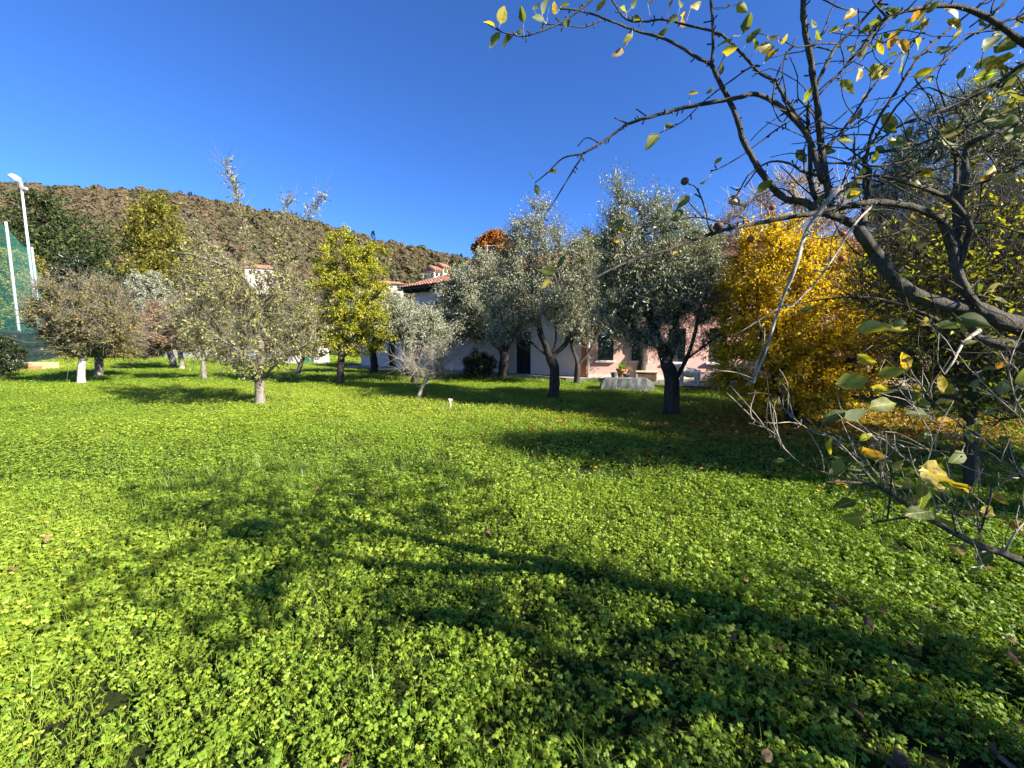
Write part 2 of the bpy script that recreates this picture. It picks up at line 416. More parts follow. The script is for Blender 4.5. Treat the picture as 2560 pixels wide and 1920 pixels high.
# ------------------------------------------------------------------ instancing of uncountable stuff
def scatter(name, pts, rots, scl, idx, itint, protos, label):
    n = len(pts)
    me = bpy.data.meshes.new(name)
    me.vertices.add(n)
    me.vertices.foreach_set('co', np.asarray(pts, dtype=np.float32).ravel())
    for nm, ty, dat in (('rot', 'FLOAT_VECTOR', rots), ('scl', 'FLOAT', scl), ('idx', 'INT', idx), ('itint', 'FLOAT', itint)):
        a = me.attributes.new(nm, ty, 'POINT')
        if ty == 'FLOAT_VECTOR': a.data.foreach_set('vector', np.asarray(dat, dtype=np.float32).ravel())
        elif ty == 'INT': a.data.foreach_set('value', np.asarray(dat, dtype=np.int32))
        else: a.data.foreach_set('value', np.asarray(dat, dtype=np.float32))
    o = bpy.data.objects.new(name, me); COL.objects.link(o)
    tag(o, label, None, None, 'stuff')
    c = bpy.data.collections.new(name + '_pieces')
    for p in protos: c.objects.link(p)
    ng = bpy.data.node_groups.new(name, 'GeometryNodeTree')
    ng.interface.new_socket('Geometry', in_out='INPUT', socket_type='NodeSocketGeometry')
    ng.interface.new_socket('Geometry', in_out='OUTPUT', socket_type='NodeSocketGeometry')
    N, L = ng.nodes, ng.links
    gi, go = N.new('NodeGroupInput'), N.new('NodeGroupOutput')
    ci = N.new('GeometryNodeCollectionInfo')
    ci.inputs['Collection'].default_value = c
    ci.inputs['Separate Children'].default_value = True
    ci.inputs['Reset Children'].default_value = True
    ip = N.new('GeometryNodeInstanceOnPoints')
    ip.inputs['Pick Instance'].default_value = True
    def na(nm, ty):
        a = N.new('GeometryNodeInputNamedAttribute'); a.data_type = ty; a.inputs['Name'].default_value = nm
        return a.outputs['Attribute']
    er = N.new('FunctionNodeEulerToRotation')
    L.new(na('rot', 'FLOAT_VECTOR'), er.inputs[0])
    L.new(gi.outputs[0], ip.inputs['Points']); L.new(ci.outputs[0], ip.inputs['Instance'])
    L.new(na('idx', 'INT'), ip.inputs['Instance Index']); L.new(er.outputs[0], ip.inputs['Rotation'])
    L.new(na('scl', 'FLOAT'), ip.inputs['Scale'])
    L.new(ip.outputs[0], go.inputs[0])
    md = o.modifiers.new('scatter', 'NODES'); md.node_group = ng
    return o

def vnoise(x, y, s, seed):
    """cheap smooth noise 0..1"""
    r = np.random.RandomState(seed)
    v = np.zeros_like(x)
    for k in range(6):
        a = r.uniform(0, 2 * np.pi); f = s * (0.6 + 0.5 * k)
        v += np.sin((x * np.cos(a) + y * np.sin(a)) * f + r.uniform(0, 6.28)) / (1 + 0.4 * k)
    return np.clip(0.5 + v / 5.0, 0, 1)

rng = np.random.RandomState(11)

def rotz(V, a):
    c, s = math.cos(a), math.sin(a)
    return np.stack([V[:, 0] * c - V[:, 1] * s, V[:, 0] * s + V[:, 1] * c, V[:, 2]], -1)
def roty(V, a):
    c, s = math.cos(a), math.sin(a)
    return np.stack([V[:, 0] * c + V[:, 2] * s, V[:, 1], -V[:, 0] * s + V[:, 2] * c], -1)
def rotx(V, a):
    c, s = math.cos(a), math.sin(a)
    return np.stack([V[:, 0], V[:, 1] * c - V[:, 2] * s, V[:, 1] * s + V[:, 2] * c], -1)

LEAFLET_HI = (np.array([(0, 0, 0), (.5, 0, .0), (.8, 0, -.06), (1.08, 0, -.16),
                        (.16, .1, .03), (.4, .4, .06), (.64, .5, -.03), (.6, .24, .03), (.92, .36, -.1), (.88, .15, -.05),
                        (.16, -.1, .03), (.4, -.4, .06), (.64, -.5, -.03), (.6, -.24, .03), (.92, -.36, -.1), (.88, -.15, -.05)], dtype=float),
              [(0, 1, 4), (4, 1, 5), (5, 1, 7), (5, 7, 6), (1, 2, 7), (7, 2, 9), (7, 9, 8), (9, 2, 3),
               (0, 10, 1), (10, 11, 1), (11, 13, 1), (11, 12, 13), (1, 13, 2), (13, 15, 2), (13, 14, 15), (15, 3, 2)])
LEAFLET_LO = (np.array([(0, 0, 0), (1, 0, -.12), (.6, .45, .04), (.6, -.45, .04)], dtype=float), [(0, 1, 2), (0, 3, 1)])

def cover_plant(name, r, hi=True, nleaf=12, spread=0.075, size=(0.0095, 0.02), height=(0.012, 0.078)):
    V, F, T = [], [], []
    n = 0
    LV, LF = LEAFLET_HI if hi else LEAFLET_LO
    for k in range(nleaf):
        a = r.uniform(0, 6.283); rad = spread * math.sqrt(r.uniform(0, 1)); h = r.uniform(*height)
        s = r.uniform(*size)
        tilt, tz, rl = r.uniform(-0.15, 0.75), r.uniform(0, 6.283), r.uniform(-0.35, 0.35)
        tint = np.clip(r.normal(0.45, 0.2), 0, 1)
        if r.rand() < 0.05: tint = 1.0
        c = np.array([math.cos(a) * rad, math.sin(a) * rad, h])
        for ang, ls in ((0, 1.0), (1.25, 0.88), (-1.25, 0.88)):
            v = LV * s * ls
            v = roty(v, r.uniform(-0.1, 0.3)); v = rotx(v, r.uniform(-0.3, 0.3))
            v[:, 0] += s * 0.06
            v = rotz(v, ang + r.uniform(-.15, .15)); v = roty(v, tilt); v = rotx(v, rl); v = rotz(v, tz)
            V.append(v + c); F.append(np.array(LF) + n); T += [np.clip(tint + r.normal(0, .04), 0, 1)] * len(LF); n += len(v)
        if hi:   # stalk
            b = np.array([c[0] * 0.25, c[1] * 0.25, -0.02]); w = 0.0011
            v = np.array([b + (w, 0, 0), b - (w, 0, 0), c - (w, 0, 0), c + (w, 0, 0), b + (0, w, 0), b - (0, w, 0), c - (0, w, 0), c + (0, w, 0)])
            V.append(v); F.append(np.array([(0, 1, 2), (0, 2, 3), (4, 5, 6), (4, 6, 7)]) + n); T += [0.6] * 4; n += 8
    return mesh_np(name, np.concatenate(V), [np.concatenate(F)], M['leaf_cover'], face_attr=T, link=False)

def grass_tuft(name, r, nb=14, h=(0.06, 0.17), w=0.0022, spread=0.05, seg=3):
    V, F, T = [], [], []; n = 0
    for k in range(nb):
        a = r.uniform(0, 6.283); b = np.array([r.normal(0, spread * .5), r.normal(0, spread * .5), -0.01])
        L = r.uniform(*h); bend = r.uniform(0.1, 1.1); d = np.array([math.cos(a), math.sin(a), 0]); sd = np.array([-d[1], d[0], 0])
        t = r.uniform(0, 1) ** 1.3; ang = r.uniform(0, .45); p = b.copy()
        rows = []
        for s in range(seg + 1):
            ww = w * (1 - (s / seg) ** 1.5) + 0.0002
            rows += [p + sd * ww, p - sd * ww]
            ang2 = ang + bend * (s + 1) / seg
            p = p + (d * math.sin(ang2) + np.array([0, 0, math.cos(ang2)])) * L / seg
        V.append(np.array(rows))
        for s in range(seg):
            i = n + 2 * s; F += [(i, i + 1, i + 3), (i, i + 3, i + 2)]; T += [t, t]
        n += len(rows)
    return mesh_np(name, np.concatenate(V), [np.array(F)], M['grass_blade'], face_attr=T, link=False)

def fallen_leaf(name, r, L, W, mat):
    nx, ny = 7, 5
    V = []
    ph, cur = r.uniform(0, 6, 3), r.uniform(-.6, .9)
    for i in range(nx):
        t = i / (nx - 1); wd = W * (math.sin(math.pi * min(t ** .85 * .93 + .05, 1)) ** .8) * (1 + .12 * r.normal())
        for j in range(ny):
            u = j / (ny - 1) * 2 - 1
            V.append((L * (t - .5) + .05 * L * r.normal() * abs(u), u * wd / 2, .45 * u * u * wd * cur + .06 * L * math.sin(t * 7 + ph[0]) + .05 * L * math.sin(u * 4 + t * 5 + ph[1])))
    F = []
    for i in range(nx - 1):
        for j in range(ny - 1):
            a = i * ny + j; F += [(a, a + ny, a + ny + 1), (a, a + ny + 1, a + 1)]
    return mesh_np(name, np.array(V), [np.array(F)], mat, smooth=True, face_attr=list(r.uniform(.3, .7, len(F))), link=False)

def wedge_points(r, d0, d1, dens, side=1.5, margin=1.2):
    """random points on the lawn between d0 and d1 metres ahead"""
    area = side * (d1 * d1 - d0 * d0) + 2 * margin * (d1 - d0)
    n = int(area * dens)
    y = np.sqrt(r.uniform(d0 * d0, d1 * d1, n * 2)) if d0 > 0.9 else r.uniform(d0, d1, n * 2)
    x = r.uniform(-1, 1, n * 2) * (side * d1 + margin)
    k = np.abs(x) < side * y + margin
    x, y = x[k][:n], y[k][:n]
    return x, y

TREE_BASES = []
HOUSE_LINE = lambda x, y: (y - 17.2) * 0.811 + (x - 2.8) * 0.585      # > 0 : behind the terrace edge

def lawn_filter(x, y):
    beyond = (HOUSE_LINE(x, y) > -0.5) & (x > -12.5) & (x < 14)
    return ~beyond

def rots_for(r, n, tilt=0.15):
    return np.stack([r.normal(0, tilt, n), r.normal(0, tilt, n), r.uniform(0, 6.283, n)], -1)

def ground_cover():
    r = np.random.RandomState(5)
    hi = [cover_plant('cover_hi_%02d' % k, r) for k in range(10)]
    lo = [cover_plant('cover_lo_%02d' % k, r, hi=False, nleaf=30, spread=0.15, size=(0.0105, 0.02), height=(0.01, 0.085)) for k in range(6)]
    P, S, I = [], [], []
    for d0, d1, dens, scale, h in ((0.35, 4.6, 310, 1.0, True), (4.6, 9, 120, 1.0, False), (9, 16, 90, 1.1, False), (16, 30, 34, 1.5, False), (30, 52, 9, 2.4, False)):
        x, y = wedge_points(r, d0, d1, dens)
        k = lawn_filter(x, y)
        g = vnoise(x, y, 0.8, 3)                          # bare and grassy patches
        k &= r.uniform(0, 1, len(x)) < np.clip(1.35 - 1.5 * np.clip(g - 0.55, 0, 1) * 1.6, 0.55, 1)
        x, y = x[k], y[k]
        P.append(np.stack([x, y, hgt(x, y)], -1))
        low = 0.75 + 0.5 * vnoise(x, y, 1.9, 8)
        S.append(scale * r.uniform(0.75, 1.25, len(x)) * low)
        I.append(r.randint(0, 10, len(x)) if h else 10 + r.randint(0, 6, len(x)))
    P, S, I = np.concatenate(P), np.concatenate(S), np.concatenate(I)
    it = np.clip(0.15 + 0.75 * vnoise(P[:, 0], P[:, 1], 0.45, 21) + r.normal(0, 0.13, len(P)), 0, 1)
    it = np.clip(it + np.clip((P[:, 1] - 4) / 40, -0.05, 0.15), 0, 1)
    scatter('ground_cover', P, rots_for(r, len(P)), S, I, it, hi + lo, 'dense green lobed ground cover leaves carpeting the lawn')
    print('cover', len(P))

def grass():
    r = np.random.RandomState(6)
    a = [grass_tuft('tuft_a_%02d' % k, r) for k in range(6)]
    b = [grass_tuft('tuft_b_%02d' % k, r, nb=26, h=(0.07, 0.15), w=0.004, spread=0.16, seg=2) for k in range(4)]
    P, S, I = [], [], []
    for d0, d1, dens, scale, near in ((0.4, 6, 90, 1.0, True), (6, 15, 34, 1.0, False), (15, 50, 8, 1.5, False)):
        x, y = wedge_points(r, d0, d1, dens)
        k = lawn_filter(x, y)
        g = vnoise(x, y, 0.8, 3)
        patch = np.exp(-(((x + 2.2) / 1.5) ** 2 + ((y - 4.6) / 0.8) ** 2)) + np.exp(-(((x + 1.6) / 2.0) ** 2 + ((y - 9.5) / 1.6) ** 2))
        k &= r.uniform(0, 1, len(x)) < np.clip(0.12 + 2.0 * np.clip(g - 0.55, 0, 1) + 3.0 * patch + np.clip((y - 12) / 18, 0, 0.6), 0, 1)
        x, y = x[k], y[k]
        P.append(np.stack([x, y, hgt(x, y)], -1)); pk = np.exp(-(((x + 2.2) / 1.5) ** 2 + ((y - 4.6) / 0.8) ** 2)); S.append(scale * r.uniform(0.55, 1.2, len(x)) * (1 + .5 * pk))
        I.append(r.randint(0, 6, len(x)) if near else 6 + r.randint(0, 4, len(x)))
    P, S, I = np.concatenate(P), np.concatenate(S), np.concatenate(I)
    it = np.clip(0.2 + 0.6 * vnoise(P[:, 0], P[:, 1], 0.5, 22) + r.normal(0, 0.12, len(P)), 0, 1)
    scatter('grass', P, rots_for(r, len(P), 0.1), S, I, it, a + b, 'thin green grass blades growing through the ground cover')
    print('grass', len(P))

def fallen():
    r = np.random.RandomState(9)
    br = [fallen_leaf('dry_%02d' % k, r, r.uniform(.05, .08), r.uniform(.03, .045), M['fallen_brown']) for k in range(6)]
    x, y = wedge_points(r, 0.7, 14, 1.2)
    x2, y2 = r.uniform(0.9, 3.2, 60), r.uniform(0.8, 2.2, 60)
    x, y = np.concatenate([x, x2]), np.concatenate([y, y2]); n = len(x)
    rt = rots_for(r, n, 0.5)
    scatter('fallen_leaves', np.stack([x, y, hgt(x, y) + r.uniform(.02, .1, n)], -1), rt, r.uniform(.7, 1.2, n), r.randint(0, 6, n),
            r.uniform(0, 1, n), br, 'scattered brown dry leaves lying on the ground cover')
    gd = [fallen_leaf('gold_%02d' % k, r, r.uniform(.05, .075), r.uniform(.028, .042), M['fallen_gold']) for k in range(6)]
    g = ground(1980, 1062)
    n = 15000
    x = g.x + r.normal(1.2, 2.4, n); y = g.y + r.normal(0.2, 1.3, n)
    k = lawn_filter(x, y); x, y = x[k], y[k]; n = len(x)
    scatter('fallen_golden_leaves', np.stack([x, y, hgt(x, y) + r.uniform(.02, .11, n)], -1), rots_for(r, n, 0.45), r.uniform(.7, 1.3, n), r.randint(0, 6, n),
            r.uniform(0, 1, n), gd, 'orange brown fallen leaves spread under the golden shrub')

# ------------------------------------------------------------------ trees
def unit(v):
    return v / np.maximum(np.linalg.norm(v, axis=-1, keepdims=True), 1e-9)

def colonize(trunks, A, step, kill, r, infl=1e9, iters=90, up=0.0, jitter=0.15):
    """space colonisation; trunks: list of polylines, all starting from the first one's nodes"""
    P, par = [], []
    for pl in trunks:
        prev = -1
        for i, p in enumerate(pl):
            p = np.asarray(p, float)
            if i == 0 and P:
                prev = int(np.argmin([np.sum((q - p) ** 2) for q in P])); continue
            P.append(p); par.append(prev); prev = len(P) - 1
    # refine trunk
    Q, qp, mp = [], [], {}
    for i, p in enumerate(P):
        if par[i] < 0:
            Q.append(p); qp.append(-1); mp[i] = len(Q) - 1; continue
        a = P[par[i]]; n = max(1, int(np.ceil(np.linalg.norm(p - a) / step))); prev = mp[par[i]]
        for k in range(1, n + 1):
            Q.append(a + (p - a) * k / n); qp.append(prev); prev = len(Q) - 1
        mp[i] = prev
    P, par = Q, qp
    nb = len(P)
    zmin = min(pl[-1][2] for pl in trunks) * 0.75
    P = np.array(P); par = list(par)
    cand = np.array([p[2] >= zmin for p in P])
    dist = np.full(len(A), 1e9); near = np.zeros(len(A), int)
    def upd(ids):
        nonlocal dist, near
        if not len(ids): return
        D = np.linalg.norm(A[:, None, :] - P[ids][None, :, :], axis=2)
        m = D.argmin(1); dm = D[np.arange(len(A)), m]
        b = dm < dist
        dist = np.where(b, dm, dist); near = np.where(b, np.asarray(ids)[m], near)
    upd(np.nonzero(cand)[0])
    alive = dist > kill
    last = None
    kids = {}
    for it in range(iters):
        sel = np.nonzero(alive & (dist < infl))[0]
        if not len(sel): break
        acc = np.zeros_like(P)
        np.add.at(acc, near[sel], unit(A[sel] - P[near[sel]]))
        ids = np.unique(near[sel])
        new, newp = [], []
        for i in ids:
            d = acc[i]; l = np.linalg.norm(d)
            d = d / l if l > 1e-6 else r.normal(0, 1, 3)
            d = d + r.normal(0, jitter, 3); d[2] += up; d /= np.linalg.norm(d)
            ks = kids.setdefault(int(i), [])
            if len(ks) >= 3 or any(np.dot(d, k) > 0.93 for k in ks):
                if len(ks) >= 3: alive[(near == i) & alive] = False
                else:
                    d = unit(d + r.normal(0, 0.5, 3))
                    if len(ks) >= 3: continue
            ks.append(d)
            new.append(P[i] + d * step); newp.append(int(i))
        if not new: break
        n0 = len(P)
        P = np.concatenate([P, np.array(new)]); par += newp
        upd(np.arange(n0, len(P)))
        alive &= dist > kill
        if len(P) > 6000: break
    return P, np.array(par), nb

def radii(P, par, R0, tip, nb=0, exp_min=1.6):
    n = len(P)
    tips = np.ones(n, int); 
    has = np.zeros(n, bool)
    has[par[par >= 0]] = True
    cnt = np.where(has, 0, 1).astype(float)
    for i in range(n - 1, 0, -1):
        cnt[par[i]] += cnt[i]
    # order: parents always come before children
    e = max(exp_min, math.log(max(cnt[0], 2)) / math.log(R0 / tip))
    rad = tip * cnt ** (1 / e)
    return np.minimum(rad * (R0 / rad[0]), 10), cnt

def tubes(P, par, rad, rmin=0.0, gnarl=0.0, flare=0.0, r=None, thick_sides=10):
    n = len(P)
    ch = [[] for _ in range(n)]
    for i in range(n):
        if par[i] >= 0: ch[par[i]].append(i)
    V, F4, F3 = [], [], []
    base = 0
    stack = [(0, None)]
    while stack:
        s, frm = stack.pop()
        chain = [] if frm is None else [frm]
        i = s
        while True:
            chain.append(i)
            c = [k for k in ch[i] if rad[k] >= rmin]
            if not c: break
            c.sort(key=lambda k: -rad[k])
            for k in c[1:]: stack.append((k, i))
            i = c[0]
        if len(chain) < 2: continue
        pts = P[chain]; rr = rad[chain].copy()
        if frm is not None: rr[0] = min(rad[chain[0]], rr[1] * 1.15)
        mx = rr.max()
        ns = thick_sides if mx > 0.05 else (6 if mx > 0.015 else (4 if mx > 0.006 else 3))
        if len(pts) > 2:    # smooth
            q = pts.copy(); q[1:-1] = 0.25 * pts[:-2] + 0.5 * pts[1:-1] + 0.25 * pts[2:]
            pts = q
        T = unit(np.gradient(pts, axis=0))
        ref = np.cross(T[0], [0.3, 0.9, 0.2]); ref = ref / max(np.linalg.norm(ref), 1e-6)
        ang = np.arange(ns) * 2 * np.pi / ns
        ca, sa = np.cos(ang), np.sin(ang)
        for k in range(len(pts)):
            ref = ref - T[k] * np.dot(ref, T[k]); ref /= max(np.linalg.norm(ref), 1e-6)
            b = np.cross(T[k], ref)
            q = rr[k]
            if flare and pts[k][2] < flare * 2.2: q = q * (1 + 0.32 * math.exp(-max(pts[k][2], 0) / (flare * 0.6)))
            rk = np.full(ns, q)
            if gnarl and q > 0.035:
                rk = rk * (1 + gnarl * (0.5 * np.sin(ang * 3 + pts[k][2] * 4.1) + 0.35 * np.sin(ang * 5 - pts[k][2] * 9) + 0.4 * np.sin(pts[k][2] * 11 + ang)))
            V.append(pts[k] + (ref[None] * ca[:, None] + b[None] * sa[:, None]) * rk[:, None])
        m = len(pts); ar = np.arange(ns); nx = (ar + 1) % ns
        for k in range(m - 1):
            o = base + k * ns
            F4.append(np.stack([o + ar, o + nx, o + ns + nx, o + ns + ar], -1))
        tipv = base + (m - 1) * ns
        for k in range(1, ns - 1): F3.append((tipv, tipv + k, tipv + k + 1))
        base += m * ns
    return np.concatenate(V), np.concatenate(F4), np.array(F3)

def twig_tubes(S, D, L, rad, r, droop=0.0):
    """batch of bent 3-sided twigs -> V, F4 and the sampled curves"""
    n = len(S)
    bend = r.normal(0, 0.25, (n, 3)); bend[:, 2] -= droop
    pts = [S, S + D * (L * .5)[:, None], None]
    D2 = unit(D + bend)
    pts[2] = pts[1] + D2 * (L * .5)[:, None]
    ref = unit(np.cross(D, r.normal(0, 1, (n, 3)))); b = np.cross(D, ref)
    V = []
    for k, f in enumerate((1.0, 0.75, 0.35)):
        for j in range(3):
            a = 2 * math.pi * j / 3
            V.append(pts[k] + (ref * math.cos(a) + b * math.sin(a)) * (np.asarray(rad) * f)[:, None])
    V = np.stack(V, 1)      # n,9,3
    fa = []
    for k in range(2):
        for j in range(3):
            fa.append((k * 3 + j, k * 3 + (j + 1) % 3, k * 3 + 3 + (j + 1) % 3, k * 3 + 3 + j))
    F = (np.arange(n)[:, None, None] * 9 + np.array(fa)[None]).reshape(-1, 4)
    return V.reshape(-1, 3), F, pts

def leaf_faces(C, A, N, L, W, fold=0.25, shape=2):
    """leaf blades: base point C, axis A, normal N"""
    n = len(C)
    S = unit(np.cross(A, N)); N = np.cross(S, A)
    L = L[:, None]; W = W[:, None]
    if shape == 2:
        V = np.stack([C, C + A * L * .48 + S * W * .5 + N * W * fold, C + A * L - N * L * .08, C + A * L * .48 - S * W * .5 + N * W * fold], 1)
        fa = [(0, 2, 1), (0, 3, 2)]
    else:
        V = np.stack([C, C + A * L * .3 + S * W * .45 + N * W * fold, C + A * L * .72 + S * W * .4 + N * W * fold * .6, C + A * L - N * L * .12,
                      C + A * L * .72 - S * W * .4 + N * W * fold * .6, C + A * L * .3 - S * W * .45 + N * W * fold, C + A * L * .55], 1)
        fa = [(0, 6, 1), (1, 6, 2), (2, 6, 3), (3, 6, 4), (4, 6, 5), (5, 6, 0)]
    m = V.shape[1]
    F = (np.arange(n)[:, None, None] * m + np.array(fa)[None]).reshape(-1, 3)
    return V.reshape(-1, 3), F, len(fa)

def lobes_points(lobes, n, r, hollow=0.25):
    """attractors inside ellipsoids (centre, radii, weight)"""
    w = np.array([l[1][0] * l[1][1] * l[1][2] * (l[2] if len(l) > 2 else 1) for l in lobes]); w = w / w.sum()
    out = []
    for l, k in zip(lobes, (w * n).astype(int) + 3):
        d = unit(r.normal(0, 1, (k, 3))); rr = (hollow + (1 - hollow) * r.uniform(0, 1, k)) ** 0.45
        out.append(np.array(l[0]) + d * rr[:, None] * np.array(l[1]))
    return np.concatenate(out)

def make_tree(name, base, label, cat, lobes, trunks, R0, bark, leaf, group=None, seed=1, n_attr=500, step=0.22, kill=0.32, tip=0.004,
              sprigs=5000, sprig_len=(0.15, 0.3), per=7, leaf_len=(0.05, 0.075), leaf_w=0.3, up=0.05, droop=0.2, gnarl=0.0, flare=0.25,
              shape=2, leaf_rad=0.03, spread=0.55, twig_r=0.0022, rmin=0.0, tint=(0.5, 0.22), twig_frac=1.0, iters=90, hollow=0.25, lift=0.35, extra_twigs=0, thick_sides=10,
              limewash=0.0, leaf_from=0.5):
    r = np.random.RandomState(seed)
    root = empty(name, base, label, cat, group)
    A = lobes_points(lobes, n_attr, r, hollow)
    A = A[A[:, 2] > 0.25]
    P, par, nb = colonize(trunks, A, step, kill, r, up=up, iters=iters)
    rad, cnt = radii(P, par, R0, tip)
    V, F4, F3 = tubes(P, par, rad, rmin, gnarl, flare, r, thick_sides)
    # sprigs on thin wood
    thin = np.nonzero((rad < leaf_rad) & (P[:, 2] > leaf_from) & (par >= 0))[0]
    if not len(thin): thin = np.arange(max(nb - 2, 1), len(P))
    w = np.where(cnt[thin] <= 1, 2.2, 1.0); w = w / w.sum()
    def sprig_starts(n):
        ids = r.choice(thin, n, p=w)
        t = r.uniform(0, 1, n)[:, None]
        seg = P[ids] - P[par[ids]]
        S = P[par[ids]] + seg * t
        D = unit(unit(seg) * (1 - spread) + unit(r.normal(0, 1, (n, 3))) * spread + np.array([0, 0, lift]) * r.uniform(0, 1, (n, 1)))
        return S, D
    S, D = sprig_starts(sprigs)
    L = r.uniform(*sprig_len, sprigs)
    tv, tf, cur = twig_tubes(S, D, L, np.full(sprigs, twig_r), r, droop)
    k = int(sprigs * twig_frac)
    off = len(V)
    Vs, F4s = [V, tv[:k * 9]], [F4, tf[:k * 6] + off]
    if extra_twigs:
        S2, D2 = sprig_starts(extra_twigs)
        ev, ef, _ = twig_tubes(S2, unit(D2 + np.array([0, 0, 0.3])), r.uniform(sprig_len[1], sprig_len[1] * 2.4, extra_twigs), np.full(extra_twigs, twig_r * 1.3), r, 0.05)
        F4s.append(ef + off + k * 9); Vs.append(ev)
    wood = mesh_np('trunk', np.concatenate(Vs), [np.concatenate(F4s), F3], bark, smooth=True, parent=root)
    if limewash:
        me = wood.data; me.materials.append(M['limewash'])
        n = len(me.polygons); c = np.zeros(n * 3, dtype=np.float32); me.polygons.foreach_get('center', c); c = c.reshape(-1, 3)
        mi = ((c[:, 2] < limewash + 0.05 * np.sin(c[:, 0] * 40)) & (np.hypot(c[:, 0], c[:, 1]) < 0.45)).astype(np.int32); me.polygons.foreach_set('material_index', mi)
    # leaves
    if per > 0:
        n = sprigs * per
        t = np.tile((np.arange(per) + 0.6) / per, sprigs) + r.normal(0, .05, n)
        rep = lambda a: np.repeat(a, per, axis=0)
        t = np.clip(t, 0.02, 1)[:, None]
        p0, p1, p2 = rep(cur[0]), rep(cur[1]), rep(cur[2])
        C = np.where(t < .5, p0 + (p1 - p0) * t * 2, p1 + (p2 - p1) * (t * 2 - 1))
        dd = unit(rep(D))
        side = unit(np.cross(dd, r.normal(0, 1, (n, 3))))
        Aax = unit(dd * r.uniform(0.3, 1.0, (n, 1)) + side * r.uniform(0.5, 1.0, (n, 1)) + np.array([0, 0, -droop * .5]))
        N = unit(np.array([0.25, -0.1, 0.8]) + r.normal(0, 0.55, (n, 3)))
        LL = r.uniform(*leaf_len, n); WW = LL * leaf_w * r.uniform(.8, 1.2, n)
        lv, lf, m = leaf_faces(C, Aax, N, LL, WW, shape=shape)
        ti = np.clip(rep(r.normal(tint[0], tint[1] * .7, sprigs)) + r.normal(0, tint[1] * .7, n), 0, 1)
        mesh_np('crown', lv, [lf], leaf, face_attr=np.repeat(ti, m), parent=root)
    return root

def px_lobe(px, py, rx, ry, d, base, depth=None, w=1.0, grow=1.0):
    """ellipsoid whose outline in the photograph is centred at (px,py), relative to the tree's base"""
    c = at(px, py, d)
    sx, sz = rx / FPX * d, ry / FPX * d
    return (tuple(c - Vector(base)), (sx, depth if depth else sx, sz), w)

def px_line(pts, d, base):
    out = []
    for q in pts:
        p = at(q[0], q[1], q[2] if len(q) > 2 else d) - Vector(base)
        out.append(tuple(p))
    return out

def fruit_tree(name, bx, by, label, cat, lobes, trunk_px, rpx, **kw):
    b = ground(bx, by)
    d = b.y
    L = [px_lobe(l[0], l[1], l[2], l[3], d + (l[4] if len(l) > 4 else 0), b, (l[5] if len(l) > 5 else None), (l[6] if len(l) > 6 else 1)) for l in lobes]
    T = []
    for k, pl in enumerate(trunk_px):
        q = [(p[0], p[1], d + (p[2] if len(p) > 2 else 0)) for p in pl]
        ln = px_line(q, d, b)
        if k == 0: ln = [(0, 0, -0.06)] + ln
        T.append(ln)
    return make_tree(name, b, label, cat, L, T, rpx / FPX * d / math.hypot(1, (bx - 1280) / FPX), **kw)

OL = dict(bark=M['bark_olive'], leaf=M['leaf_olive'], leaf_len=(0.05, 0.085), leaf_w=0.24, per=10, sprig_len=(0.2, 0.66), droop=0.12, gnarl=0.24, step=0.2, kill=0.28, tip=0.0022, lift=0.55, tint=(0.58, 0.26))
AP = dict(bark=M['bark_apple'], leaf=M['leaf_apple'], leaf_len=(0.05, 0.085), leaf_w=0.5, per=5, sprig_len=(0.15, 0.38), droop=0.1, shape=2)

